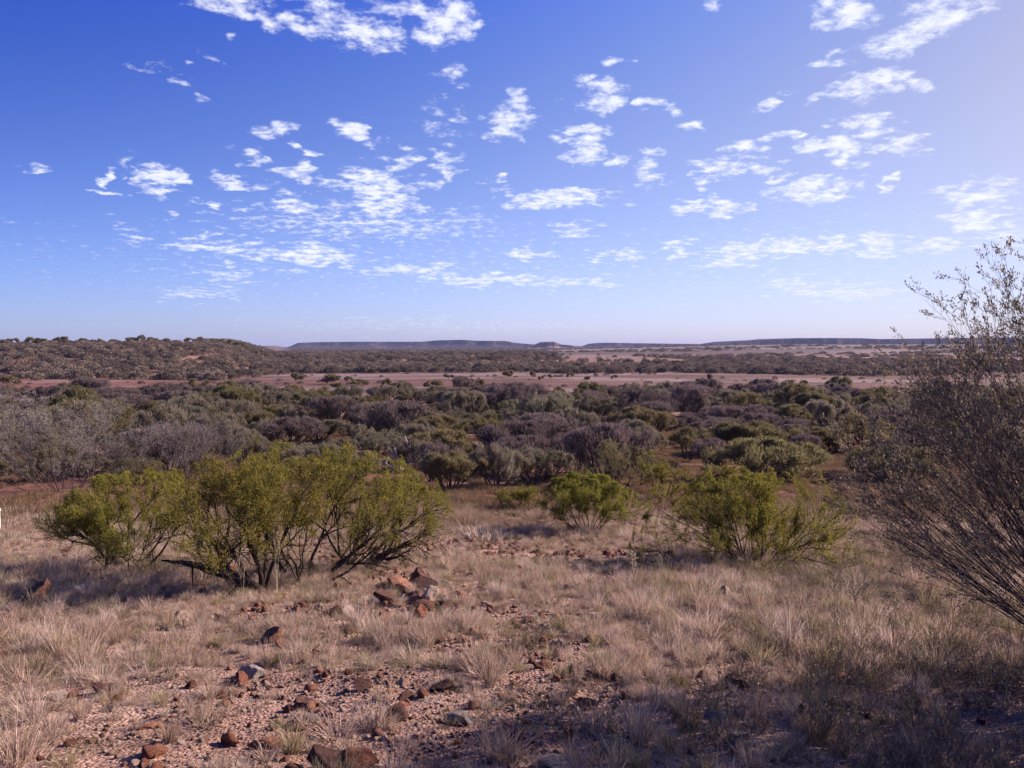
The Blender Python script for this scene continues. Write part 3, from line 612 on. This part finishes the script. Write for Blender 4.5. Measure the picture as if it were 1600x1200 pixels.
AC = dict(stems=10, tilt=(12, 70), size=(2.2, 1.1), bare=.30, r=.034, lv=((5, .45, 32, .55), (5, .22, 36, .60), (4, .15, 40, .62)), wig=.14, trop=.02, leaves=112, ll=.034, lw=.0098, lsp=.032, up=.15, tip_r=.003, dome=(1.0, 1.05, .4), tpow=.55)
def acacia(seed, px, py, pw, ph, label, leaf='acacia', **kw):
    p = dict(AC); p.update(kw); geo, b_, sx, sz = sized(seed, p, px, py, pw, ph)
    return build('acacia_bush', label, 'bush', geo, M['bark_dark'], M[leaf], b_, sx, sz)
acacia(1, 195, 893, 225, 148, 'small yellow-green acacia bush beside the dark boulder, bare twigs reaching to one side', lean=(-.12, 0), bare=.36)
acacia(2, 400, 922, 260, 200, 'yellow-green acacia over the fallen dark branch, nearest of the sprawling clump', stems=6, tilt=(10, 62), lean=(.05, 0), r=.05, bare=.42)
acacia(3, 465, 903, 290, 208, 'twisted acacia in the middle of the sprawling clump, several leaning trunks', stems=8, tilt=(10, 64), lean=(.2, .05), r=.045, bare=.42)
acacia(4, 550, 880, 250, 165, 'low spreading acacia at the end of the sprawling clump nearest the red rock heap', stems=7, tilt=(30, 74), lean=(.35, 0), r=.045, bare=.36, size=(2.3, 1.0))
acacia(5, 920, 834, 140, 90, 'small rounded acacia bush standing alone in pale grass, yellowish crown', stems=11, tilt=(8, 66), r=.022, dome=(.85, .95, .22), leaves=120)
acacia(6, 1180, 882, 305, 143, 'big fan-shaped acacia bush with yellow blossom on top and a long shadow', stems=26, tilt=(8, 84), tpow=.5, bare=.17, size=(2.3, 1.0), r=.02, lv=((4, .3, 24, .6), (4, .2, 28, .6), (4, .15, 32, .6)), leaves=110, dome=(.82, .95, .22))
OL = dict(stems=14, tilt=(6, 68), size=(1.6, 1.1), bare=.34, r=.032, lv=((4, .5, 24, .5), (5, .3, 26, .5), (4, .2, 24, .5)), wig=.06, trop=.05, leaves=15, ll=.10, lw=.0125, lsp=.045, up=.8, dome=(.95, .95, .22))
acacia(7, 962, 768, 125, 78, 'green acacia with several dark leaning stems behind the small rounded one', stems=7, tilt=(15, 60), r=.05, leaf='olive', leaves=44, ll=.055, lw=.015)
acacia(8, 1030, 778, 74, 72, 'slender light green acacia on a single bent stem behind the big fan-shaped bush', stems=3, tilt=(5, 30), r=.04, leaf='acacia', leaves=40, ll=.05, lw=.014)
acacia(9, 815, 796, 70, 34, 'low yellow-green seedling bush at the edge of the brown grass', stems=9, tilt=(5, 70), r=.015, leaves=16, size=(1.4, .9), ll=.05, lw=.014)
# large grey shrubs at the left of the belt
GR = dict(stems=20, tilt=(6, 68), size=(1.5, 1.15), r=.022, lv=((4, .3, 24, .58), (5, .25, 26, .55), (4, .2, 26, .55)), wig=.07, trop=.04, dome=(1.0, 1.0, .35), leaves=11, ll=.055, lw=.012, lsp=.04, up=.4, stemfrac=.62)
def greyshrub(seed, px, py, pw, ph, label, leaf='greygreen', name='grey_shrub', **kw):
    p = dict(GR); p.update(kw); geo, b_, sx, sz = sized(seed, p, px, py, pw, ph)
    return build(name, label, 'shrub', geo, M['bark_purple'], M[leaf], b_, sx, sz)
greyshrub(21, 100, 768, 250, 148, 'very large silvery grey shrub rising behind the small yellow-green acacia', leaf='silver', leaves=24)
greyshrub(22, 305, 752, 150, 100, 'grey twiggy shrub standing behind the sprawling acacia clump', leaf='silver', leaves=9)
greyshrub(23, 215, 760, 80, 42, 'low pale olive shrub tucked between the two large grey shrubs', leaf='olive', r=.03)

# prototypes for the shrub belt
PR = []
for i in range(3): PR.append(('olive', plant(500 + i, **OL), 'bark_purple'))
for i in range(3): PR.append(('greygreen', plant(510 + i, **{**OL, 'leaves': 13, 'stems': 10}), 'bark_purple'))
for i in range(3): PR.append(('greypurple', plant(520 + i, **{**OL, 'leaves': 7, 'stems': 12, 'lw': .012, 'tilt': (5, 55), 'lv': ((4, .3, 26, .55), (6, .3, 28, .5), (4, .2, 24, .5))}), 'bark_grey'))
for i in range(2): PR.append(('olive', plant(530 + i, **{**OL, 'stems': 4, 'tilt': (4, 40), 'stemfrac': .55, 'size': (1.5, 1.4), 'leafmin': .4, 'trop': .03}), 'bark_dark'))
PM = [(k, mesh_q('branches', *g_[0]), mesh_q('crown', *g_[1]), g_[2], g_[3], wm) for k, g_, wm in PR]
for k, a, b_, *_r, wm in PM: a.materials.append(M[wm]); b_.materials.append(M[k])
KN = {'olive': 'olive_shrub', 'greygreen': 'grey_green_shrub', 'greypurple': 'bare_shrub'}
def shrub(pi, loc, wd, ht, label, group=None, rz=0, name=None):
    k, a, b_, w0, h0, _ = PM[pi]; t = empty(name or KN[k], loc); t.scale = (wd / w0, wd / w0, ht / h0); t.rotation_euler = (0, 0, rz)
    for nm, me in (('branches', a), ('crown', b_)):
        o = bpy.data.objects.new(nm, me); col.objects.link(o); o.parent = t
    return tag(t, label, 'shrub', group)
# the shrubs one can tell apart: pixel foot, width, height, prototype, label
FS = [(703, 768, 96, 56, 0, 'olive domed shrub, first of three side by side at the edge of the brown grass'),
 (776, 764, 88, 64, 3, 'blue-green fan-shaped shrub with a narrow foot, middle of three at the brown grass'),
 (836, 758, 92, 54, 4, 'grey-green spreading shrub, last of three at the edge of the brown grass'),
 (690, 722, 84, 46, 1, 'pale olive shrub just uphill of the white dead tree'),
 (500, 690, 60, 30, 0, 'small flat olive shrub standing in front of bare purple ones'),
 (612, 690, 90, 58, 6, 'bare purple-grey shrub with dark forked stems beside a red gap'),
 (520, 668, 70, 44, 7, 'bare purple shrub with a leaning dead stem'),
 (680, 692, 82, 38, 0, 'rounded olive shrub in front of a gap of red soil'),
 (760, 702, 66, 44, 1, 'tall olive shrub in the middle of the belt, lighter crown'),
 (800, 716, 90, 40, 2, 'wide olive-grey shrub behind the blue-green fan-shaped one'),
 (650, 735, 80, 44, 3, 'grey-green shrub partly hidden by the acacia clump'),
 (590, 715, 70, 34, 4, 'low grey shrub between acacia clump and white dead tree'),
 (960, 722, 122, 42, 9, 'dark olive flat-crowned shrub overhanging the green acacia'),
 (900, 738, 70, 60, 7, 'dim purple-grey shrub behind the small rounded acacia'),
 (850, 700, 80, 50, 6, 'tall bluish bare shrub in the middle of the belt'),
 (1190, 752, 140, 60, 1, 'big dark green domed shrub behind the fan-shaped acacia'),
 (1172, 712, 124, 48, 0, 'olive domed shrub behind the larger dark green dome'),
 (1075, 722, 56, 52, 9, 'upright shrub on thin spreading stems above the fan-shaped acacia'),
 (1110, 728, 50, 40, 7, 'sparse reddish-stemmed shrub near the broken leaning trunk'),
 (1350, 738, 98, 86, 10, 'dark tree-like shrub on a single trunk close to the big bare shrub'),
 (1290, 712, 76, 36, 2, 'low dark olive shrub between dome and dark tree-like shrub'),
 (1255, 726, 40, 44, 6, 'thin twiggy shrub beside the dark tree-like shrub'),
 (1240, 700, 60, 34, 3, 'grey shrub showing behind the big dark green dome'),
 (1400, 705, 90, 60, 7, 'dark shrub seen through the big bare shrub twigs'),
 (1480, 720, 110, 60, 9, 'broad dark shrub half hidden behind the big bare shrub'),
 (1000, 690, 90, 50, 2, 'wide olive shrub above the slender light green acacia'),
 (930, 660, 60, 36, 4, 'grey-green shrub amid purple ones in the middle of the belt'),
 (35, 700, 90, 52, 8, 'grey-purple shrub behind the very large silvery shrub'),
 (400, 684, 70, 36, 0, 'olive rounded shrub behind the sprawling acacia clump'),
 (455, 700, 90, 44, 8, 'greyish shrub showing over the acacia clump'),
 (350, 700, 80, 50, 3, 'silvery shrub peering over the grey twiggy one')]
used = []
for i, (px, py, pw, ph, pi, lb) in enumerate(FS):
    X_, Y_, Z_ = at(px, py); shrub(pi, (X_, Y_, Z_), pw * Y_ / F, ph * Y_ / F, lb, rz=rng.uniform(0, 6.28)); used.append((X_, Y_, pw * Y_ / F * .42))
# fill of the belt
LB = {'olive': ('olive green shrub with a rounded crown, one of many crowding the belt below the slope', 'olive shrubs of the belt'),
      'greygreen': ('silvery grey-green shrub, one of many crowding the belt below the slope', 'grey-green shrubs of the belt'),
      'greypurple': ('nearly leafless purple-grey shrub, one of many crowding the belt below the slope', 'bare purple shrubs of the belt')}
g = np.random.default_rng(77); cand = []; tries = 0
for px, py, r_ in ((100, 768, 3.6), (305, 752, 2.4), (962, 768, 2), (1030, 778, 1.2)): used.append((*at(px, py)[:2], r_))
UU = np.zeros((4000, 3)); nu = len(used); UU[:nu] = used
while tries < 90000 and len(cand) < 1900:
    tries += 1
    y_ = math.sqrt(g.uniform(40 ** 2, 205 ** 2)); x_ = g.uniform(-.86, .86) * y_
    edge = 140 + 70 * float(fbm(x_ * .03 + 9, 3.3, 3))
    if y_ > edge: continue
    px_ = 800 + F * x_ / y_
    if y_ < 58 and 560 < px_ < 1500 and g.random() < .85: continue
    if fbm(x_ * .05 + 30, y_ * .07, 3) > .64: continue
    wd = (1.8 + 4.6 * g.random() ** 1.4) * (1.0 if y_ > 60 else .9)
    if nu and bool(((x_ - UU[:nu, 0]) ** 2 + (y_ - UU[:nu, 1]) ** 2 < (.50 * wd + (1.15 + .65 * (y_ < 85) * (px_ > 330) + .15 * (y_ < 120)) * UU[:nu, 2]) ** 2).any()): continue
    UU[nu] = (x_, y_, wd * .42); nu += 1; cand.append((y_, x_, wd))
cand.sort(); farpts = []; beltl = []
for j, (y_, x_, wd) in enumerate(cand):
    n = float(fbm(x_ * .045, y_ * .03 + 20, 3)) + g.normal(0, .07) - .09 * (y_ < 80) * (x_ / y_ > -.35)
    pi = int(g.integers(6, 9)) if n > .50 else (int(g.integers(3, 6)) if n < .41 else int(g.choice([0, 1, 2, 9, 10])))
    ht = wd * g.uniform(.48, .80) * (1.1 if pi > 8 else 1); z_ = float(H(x_, y_)) - .05
    if j < 262: beltl.append((shrub(pi, (x_, y_, z_), wd, ht, *LB[PM[pi][0]], rz=g.uniform(0, 6.28)), PM[pi][0], x_, y_))
    else: farpts.append((x_, y_, z_, wd, ht, pi))
SM = [(nm, *at(px, py)[:2]) for nm, px, py in (('very large silvery shrub', 100, 768), ('blue-green fan-shaped shrub', 776, 764), ('white dead tree', 628, 735), ('big dark green dome', 1190, 752), ('dark tree-like shrub', 1350, 738), ('tall bluish bare shrub', 850, 700), ('forked bare purple shrub', 612, 690), ('grey twiggy shrub', 305, 752), ('slender light green acacia', 1030, 778), ('dark flat-crowned olive shrub', 960, 722), ('big bare picture-edge shrub', 1500, 740), ('red-soil gap', 700, 655))]
ranked(beltl, SM, {'olive': 'olive belt shrub, %s olive one to the %s', 'greygreen': 'grey-green belt shrub, %s grey-green one to the %s', 'greypurple': 'nearly leafless purple-grey belt shrub, %s such one to the %s'})
pobs = []
for i, (k, a, b_, w0, h0, wm) in enumerate(PM):
    V1 = np.array([v.co[:] for v in a.vertices]) if False else None
    g_ = PR[i][1]; wdV, wdQ = g_[0]; lfV, lfQ = g_[1]
    me = mesh_q('shrub_%02d' % i, *join([(wdV, wdQ), (lfV, lfQ)])); me.materials.append(M[wm]); me.materials.append(M[k])
    mi = np.zeros(len(wdQ) + len(lfQ), np.int32); mi[len(wdQ):] = 1; me.polygons.foreach_set('material_index', mi)
    pobs.append(bpy.data.objects.new('shrub_%02d' % i, me))
fp = np.array(farpts); sc_ = np.stack([fp[:, 3] / np.array([PM[int(i)][3] for i in fp[:, 5]]), fp[:, 3] / np.array([PM[int(i)][3] for i in fp[:, 5]]), fp[:, 4] / np.array([PM[int(i)][4] for i in fp[:, 5]])], 1)
scatter('shrubbery', fp[:, :3], np.stack([fp[:, 0] * 0, fp[:, 0] * 0, g.uniform(0, 6.28, len(fp))], 1), sc_, fp[:, 5].astype(int), prefabs('belt', pobs), 'dense mass of shrubs along the back of the belt', 'shrubbery')

# far scrub -----------------------------------------------------------
def farbush(seed, flatness, n=330, tree=False):
    g = np.random.default_rng(seed); d_ = unit(g.normal(0, 1, (n, 3))); d_[:, 2] = np.abs(d_[:, 2]) * 1.0 - .15; rr = g.uniform(.72, 1, n) ** .5
    lump = .8 + .4 * fbm(d_[:, 0] * 1.6 + seed, d_[:, 1] * 1.6 + d_[:, 2], 2)
    C = d_ * (rr * lump)[:, None] * np.array([.5, .5, flatness]) + np.array([0, 0, .42 if tree else .12])
    V, Qd = quads_leaf(g, C, d_ + g.normal(0, .6, (n, 3)) + np.array([0, 0, .3]), g.uniform(.10, .2, n), g.uniform(.05, .1, n))
    P = np.stack([np.zeros((5, 3)) + np.array([0, 0, -.05]), np.stack([g.uniform(-.05, .05, 5), g.uniform(-.05, .05, 5), np.full(5, .2)], 1), C[g.integers(0, n, 5)]], 1)
    T = tubes(P, np.tile(np.array([.02, .015, .008]), (5, 1)), 3)
    me = mesh_q('scrub', *join([T, (V, Qd)])); return me
fb = [obj('far_bush', farbush(700 + i, (.42, .36, .5, .34, .3, .28)[i], tree=i > 3), M['far'], link=False) for i in range(6)]
fbc = prefabs('far_bushes', fb)
def farfield(name, n, sel, seed, smin, smax, label, ni=4, hk=1.0):
    g = np.random.default_rng(seed); x, y = sel(g, n); s = g.uniform(smin, smax, len(x)); z = H(x, y)
    return scatter(name, np.stack([x, y, z], 1), np.stack([x * 0, x * 0, g.uniform(0, 6.28, len(x))], 1), np.stack([s, s * g.uniform(.7, 1, len(x)), s * g.uniform(.75, 1.15, len(x)) * hk], 1), g.integers(0, ni, len(x)), fbc, label, 'scrub')
def hill_sel(g, n):
    y = g.uniform(280, 640, n); x = g.uniform(-.95, -.15, n) * y
    dens = sst(y + .1 * x, 276, 292) * sst(-x, 100, 135) * (.2 + .8 * sst(fbm(x * .03 + 3, y * .03, 3), .40, .62)) * (1 - .5 * sst(x / y, -.48, -.36) * sst(y, 300, 340))
    k = g.random(n) < dens; return x[k], y[k]
farfield('shrubbery', 7000, hill_sel, 41, 2.5, 7, 'scrub scattered thickly over the stony hill')
def spur_sel(g, n):
    y = g.uniform(400, 1500, n); x = g.uniform(-.42, .06, n) * y
    dens = (.15 + .85 * sst(fbm(x * .015 + 3, y * .015, 3), .38, .56)) * (1 - .97 * np.exp(-((x - 95) / 80) ** 4 - ((y - 740) / 170) ** 4))
    k = g.random(n) < dens; return x[k], y[k]
farfield('woods', 13000, spur_sel, 42, 3.5, 8.5, 'dark scrub covering the low spur beneath the mesas', hk=.9)
def right_sel(g, n):
    y = g.uniform(310, 900, n); x = g.uniform(0.02, .95, n) * y; u = x / y
    y0 = 370 + 60 * fbm(x * .01, y * 0, 2) - 60 * sst(u, .2, .5); dens = sst(y, y0 - 12, y0 + 12) * (1 - sst(y, 640 + 220 * np.sin(u * 5), 800 + 100 * np.sin(u * 5))) * (.2 + .8 * sst(fbm(x * .012 + 9, y * .02, 3), .40, .57))
    dens *= 1 - .97 * np.exp(-((x - 95) / 80) ** 4 - ((y - 740) / 170) ** 4)
    k = g.random(n) < dens; return x[k], y[k]
farfield('woods', 8500, right_sel, 43, 3, 7.5, 'dark band of scrub woodland across the plain')
def far_sel(g, n):
    y = np.sqrt(g.uniform(950 ** 2, 3600 ** 2, n)); x = g.uniform(-.3, .85, n) * y
    k = fbm(x * .0022 + 5, y * .0045, 4) > .55 - .15 * (x < 60); return x[k], y[k]
farfield('woods', 9000, far_sel, 44, 6, 14, 'thin dark lines of distant scrub toward the horizon', hk=.6)
def mesa_sel(g, n):
    px = np.concatenate([g.uniform(480, 800, n // 3), g.uniform(1160, 1600, n - n // 3)]); return px, px
def plain_sel(g, n):
    y = g.uniform(190, 420, n); x = g.uniform(-.85, .85, n) * y
    k = g.random(n) < .06 + .7 * sst(fbm(x * .02 + 11, y * .05, 3), .55, .66); return x[k], y[k]
farfield('scrub', 1500, plain_sel, 45, .7, 2.3, 'low tufts and tiny bushes dotted over the pale plain')
# skyline trees on the hill and single shrubs on the plain: things
def hill_top(px):
    dd = np.linspace(330, 620, 500); xx = (px - 800) / F * dd; a = H(xx, dd) / dd; i = int(np.argmax(a)); return float(xx[i]), float(dd[i]), float(H(xx[i], dd[i]))
TM = []
for i in range(3):
    g_ = plant(800 + i, **{**OL, 'stems': 3, 'tilt': (3, 42), 'stemfrac': .6, 'size': (1.4, 1.5), 'leafmin': .45, 'leaves': 8, 'll': .3, 'lw': .12, 'lsp': .08, 'trop': .01}); TM.append((mesh_q('trunk', *g_[0]), mesh_q('crown', *g_[1]), g_[2], g_[3]))
    TM[-1][0].materials.append(M['bark_purple']); TM[-1][1].materials.append(M['olive'])
def small_tree(i, loc, wd, ht, label, group=None, name='skyline_tree', cat='tree'):
    a, b_, w0, h0 = TM[i % 3]; t = empty(name, loc); t.scale = (wd / w0, wd / w0, ht / h0); t.rotation_euler = (0, 0, i * 1.3)
    for nm, me in (('trunk', a), ('crown', b_)):
        o = bpy.data.objects.new(nm, me); col.objects.link(o); o.parent = t
    return tag(t, label, cat, group)
CT = [(25, 10, 8), (49, 11, 9), (63, 10, 8), (73, 7, 7), (88, 8, 7), (100, 12, 10), (130, 14, 8), (151, 12, 7), (205, 16, 8), (222, 10, 11), (240, 13, 8), (262, 8, 7), (297, 15, 8), (313, 11, 9), (331, 10, 7), (345, 12, 7), (358, 12, 9), (372, 14, 9), (400, 12, 6), (414, 10, 6), (424, 7, 6), (180, 14, 6), (10, 14, 7)]
for i, (px, pw, ph) in enumerate(CT):
    X_, Y_, Z_ = hill_top(px); small_tree(i, (X_, Y_, Z_ - .4), pw * Y_ / F, ph * Y_ / F + .5, 'small flat-crowned tree against the sky on the hill crest, ' + (ordinal(sorted(p_[0] for p_ in CT).index(px) + 1) + ' from the left'), 'trees along the hill crest')
PS = [(604, 606, 12, 12, 'dark round bush alone on the pale plain above the belt'), (680, 608, 22, 11, 'dark wide bush with a red bare patch at its foot'), (735, 612, 18, 12, 'spindly dark shrub left of a larger bush on the plain'),
 (752, 613, 18, 16, 'tall bush leading a pair on the plain'), (700, 592, 12, 6, 'small bush on the pale strip in mid plain'), (797, 590, 14, 9, 'round bush on the pale strip under the dark woods'), (832, 591, 8, 9, 'narrow upright bush on the pale strip'),
 (845, 594, 8, 5, 'tiny low bush on the pale strip'), (858, 591, 6, 5, 'tiny dark dot of a bush on the pale strip'), (892, 591, 9, 7, 'rounded bush just below the dark woods edge'), (465, 598, 16, 12, 'greyish bush at the foot of the stony hill'),
 (520, 600, 20, 12, 'grey bush cluster member on the plain below the hill'), (545, 598, 12, 8, 'green bush beside a grey one on the plain'), (560, 603, 22, 8, 'low wide bush amid the plain cluster'), (527, 608, 12, 8, 'bright green low bush on the plain'),
 (1108, 597, 9, 10, 'upright dark bush by a paler one on the far strip'), (1094, 598, 10, 6, 'paler low bush on the far strip'), (1183, 601, 12, 6, 'low greenish bush at the rim of the belt'), (1256, 603, 10, 7, 'dark small bush toward the big bare shrub'),
 (1313, 607, 14, 10, 'round dark bush near the big bare shrub outline'), (920, 594, 7, 5, 'faint tiny bush on the plain beneath the woods'), (14, 602, 24, 11, 'low green bush on red soil near the picture edge'), (60, 590, 12, 5, 'flat little bush below the stony hill'), (580, 584, 9, 7, 'lone dark tree on the plain below the spur'), (960, 592, 9, 5, 'small pale bush at the woods margin')]
for i, (px, py, pw, ph, lb) in enumerate(PS):
    X_, Y_, Z_ = at(px, py); small_tree(i, (X_, Y_, Z_ - .3), pw * Y_ / F, ph * Y_ / F + .3, lb, name='plain_bush', cat='bush')

# ------------------------------------------------------------------ the big bare shrub on the right
gb = plant(900, stems=130, tilt=(4, 60), sq=3.5, size=(2.6, 3.7), r=.014, lv=((4, .35, 12, .6), (4, .3, 15, .55), (4, .25, 24, .4)), bare=.28, wig=.035, trop=.010, dome=(1.3, 1.1, .55), leaves=17, ll=.034, lw=.0115, lsp=.016, up=.2, stemfrac=.70, leafmin=.4, tip_r=.0014, k0=5)
BX, BY = 4.75, 5.2
build('big_shrub', 'large dark wiry shrub at the picture edge, sweeping thin branches reaching above the horizon', 'shrub', gb, M['bark_purple'], M['bigleaf'], (BX, BY, float(H(BX, BY))), 3.85 / gb[2], 3.35 / gb[3])
gb2 = plant(901, stems=26, tilt=(4, 70), size=(2.6, 3.0), r=.03, lv=((4, .25, 22, .6), (4, .2, 24, .55), (4, .2, 26, .45)), wig=.05, trop=.03, leaves=10, ll=.05, lw=.015, lsp=.01, stemfrac=.65, leafmin=.3, tip_r=.002)
for nm_, (qx, qy), lb in (('unseen_shrub', (5.1, 2.5), 'dense shrub outside the view whose shade falls on the lower slope'), ('unseen_shrub', (8.1, 6.9), 'tall dense shrub outside the view, added beyond the big wiry one for denser shade'), ('unseen_shrub', (8.2, 4.4), 'third dense shrub outside the view shading the lowest part of the slope')):  # unseen shrubs added at the side to deepen the shade on the slope
    build(nm_, lb, 'shrub', gb2, M['bark_purple'], M['bigleaf'], (qx, qy, float(H(qx, qy))), .95, 1.15 if qx > 6 else .9, rz=qx)

# ------------------------------------------------------------------ dead wood, weeds, stake
def limb(name, pts, rads, mat, label, cat, subs=(), seed=0):
    """dead branch: a crooked tapered limb with side twigs"""
    g = np.random.default_rng(seed); t = None; P = np.array(pts, float); n = 16; u = np.linspace(0, len(P) - 1, n)
    C = np.stack([np.interp(u, range(len(P)), P[:, k]) for k in range(3)], 1); C[1:-1] += g.normal(0, .012, (n - 2, 3)); rr = np.interp(u, range(len(P)), rads)
    parts = [tubes(C[None], rr[None], 7)]; 
    for q in subs: parts.append(tubes(np.array(q[0], float)[None], np.linspace(q[1], q[1] * .3, len(q[0]))[None], 5))
    return tag(obj(name, mesh_q(name, *join(parts)), mat, smooth=True), label, cat)
a0 = at(262, 905); a1 = at(330, 922); a2 = at(405, 930)
def off(p, dz, dx=0): return (p[0] + dx, p[1], p[2] + dz)
limb('fallen_branch', [off(a2, .02, .1), off(a2, .22, -.2), off(a1, .26, .25), off(a1, .30, 0), off(a1, .40, -.3), off(a0, .30, .2), off(a0, .33, -.1)], [.05, .075, .07, .06, .05, .035, .015], M['bark_dark'],
     'black crooked fallen branch lying under the acacias', 'branch',
     [([off(a1, .36, -.05), off(a1, .62, 0), off(a1, .80, -.06), off(a1, 1.15, -.02), off(a1, 1.35, -.1)], .032), ([off(a1, .28, .2), off(a1, .5, .35), off(a1, .75, .55)], .02), ([off(a1, .38, -.28), off(a1, .2, -.29), off(a1, .02, -.28)], .018), ([off(a2, .2, -.2), off(a2, .05, -.4), off(a2, -.05, -.5)], .045)], 3)
def twig_heap(name, px, py, pw, ph, seed, mat, label, cat, **kw):
    p = dict(stems=7, tilt=(35, 80), size=(.9, .5), r=.012, lv=((3, .25, 28, .55), (3, .2, 30, .5)), wig=.12, trop=.0, leaves=1, ll=.001, lw=.001, stemfrac=.8, tip_r=.003); p.update(kw)
    ge_ = plant(seed, **p); X_, Y_, Z_ = at(px, py); V = ge_[0][0]; wv = V[:, 0].max() - V[:, 0].min(); o = obj(name, mesh_q(name, *ge_[0]), mat)
    o.location = (X_, Y_, Z_); s1 = pw * Y_ / F / wv; o.scale = (s1, s1, ph * Y_ / F / V[:, 2].max()); return tag(o, label, cat)
twig_heap('dead_branch', 492, 938, 74, 26, 31, M['bark_white'], 'bleached white dead branch lying beside the heap of red rocks', 'branch', taz=(-.5, .7))
twig_heap('dead_tree', 628, 735, 56, 56, 32, M['bark_white'], 'bleached dead tree with forked bare limbs behind the acacia clump', 'tree', stems=4, tilt=(10, 60), r=.06, size=(1.2, 1.4), tip_r=.015)
twig_heap('dead_tree', 1122, 716, 22, 30, 33, M['bark_grey'], 'broken leaning dead trunk between shrubs', 'tree', stems=1, tilt=(30, 40), taz=(-.2, .2), r=.10, lv=((2, .5, 40, .3),))
twig_heap('dead_branch', 1368, 812, 50, 22, 34, M['bark_dark'], 'dark dead branch sprawled on pinkish soil', 'branch', stems=4, taz=(2.2, 4.2))
wp = dict(stems=2, tilt=(0, 8), size=(.3, 1.2), r=.008, lv=((14, .35, 35, .14), (3, .3, 40, .5)), wig=.04, trop=.02, leaves=6, ll=.02, lw=.010, lsp=.006, k0=4, tip_r=.0018, stemfrac=.95)
M['weed'] = leaf_mat('weed_head', [(0, (.35, .28, .18)), (1, (.55, .46, .30))], .3, .1); M['weedwood'] = wood_mat('weed_stalk', (.30, .25, .18), (.45, .38, .28))
M['weedgreen'] = leaf_mat('weed_leaf', [(0, (.16, .17, .09)), (1, (.30, .30, .17))], .4, .1)
for i, (px, py, pw, ph, gr, lb) in enumerate([(432, 930, 24, 150, 0, 'tall dry flower stalk standing before the acacia clump'), (378, 935, 22, 118, 0, 'dry weed stalk with fluffy head beside the acacia trunk'),
    (98, 1010, 20, 62, 0, 'thin weed with white heads below the dark boulder'), (1024, 912, 34, 50, 1, 'leafy pale green weed at the shadow of the big acacia'), (990, 905, 22, 46, 0, 'dry stalk beside the pale green weed'),
    (1345, 985, 40, 110, 1, 'dark wispy weed with feathery side twigs in the straw'), (1305, 1000, 30, 120, 1, 'thin tall wispy weed left of the feathery one'), (1400, 1010, 36, 90, 1, 'wispy weed with yellow-green sprigs toward the big shrub'),
    (130, 870, 20, 50, 0, 'pale dry stalk rising in front of the small acacia'), (1200, 1030, 20, 90, 0, 'single thin stalk in mid slope grass'), (540, 930, 20, 40, 1, 'greenish sprig by the bleached branch')]):
    ge_ = plant(60 + i, **wp); b_, sx, sz = fit(px, py, pw, ph, ge_)
    build('weed', lb, 'weed', ge_, M['weedwood'] if not gr else M['bark_grey'], M['weedgreen'] if gr else M['weed'], b_, sx, sz)
# white stake at the picture edge
m, nt, o_ = new_mat('white_paint'); b = nt.nodes.new('ShaderNodeBsdfPrincipled'); tcn = nt.nodes.new('ShaderNodeTexCoord')
nt.links.new(ramp(nt, noise(nt, tcn.outputs['Object'], 9, 4), [(.3, (.62, .60, .58)), (.6, (.80, .79, .78))]), b.inputs['Base Color']); b.inputs['Roughness'].default_value = .6; nt.links.new(b.outputs[0], o_.inputs[0])
import bmesh
X_, Y_, Z_ = at(-1, 832); st = empty('marker_stake', (X_, Y_, Z_)); k = Y_ / F
def box(name, sx, sy, z0, z1, mat, par):
    bm = bmesh.new(); bmesh.ops.create_cube(bm, size=1)
    for v in bm.verts: v.co.x *= sx; v.co.y *= sy; v.co.z = z0 + (v.co.z + .5) * (z1 - z0)
    bmesh.ops.bevel(bm, geom=list(bm.edges), offset=min(sx, sy) * .15, segments=2, affect='EDGES'); me = bpy.data.meshes.new(name); bm.to_mesh(me); bm.free(); return obj(name, me, mat, par)
box('post', 3 * k, 3 * k, -.2, 34 * k, m, st); box('cap', 5 * k, 5 * k, 34 * k, 38 * k, m, st)
tag(st, 'white painted stake in the grass at the picture edge', 'stake')

# ------------------------------------------------------------------ haze over the plain
me = bpy.data.meshes.new('haze'); bm = bmesh.new(); bmesh.ops.create_cube(bm, size=1)
for v in bm.verts: v.co.x *= 19000; v.co.y *= 19000; v.co.z = -30 if v.co.z < 0 else 60
bm.to_mesh(me); bm.free(); m, nt, o_ = new_mat('haze_air'); vp = nt.nodes.new('ShaderNodeVolumePrincipled')
vp.inputs['Color'].default_value = (.52, .60, 1.0, 1); vp.inputs['Density'].default_value = .00005; nt.links.new(vp.outputs[0], o_.inputs['Volume'])
tag(obj('haze', me, m), 'thin blue haze over the plain', 'haze', kind='stuff')
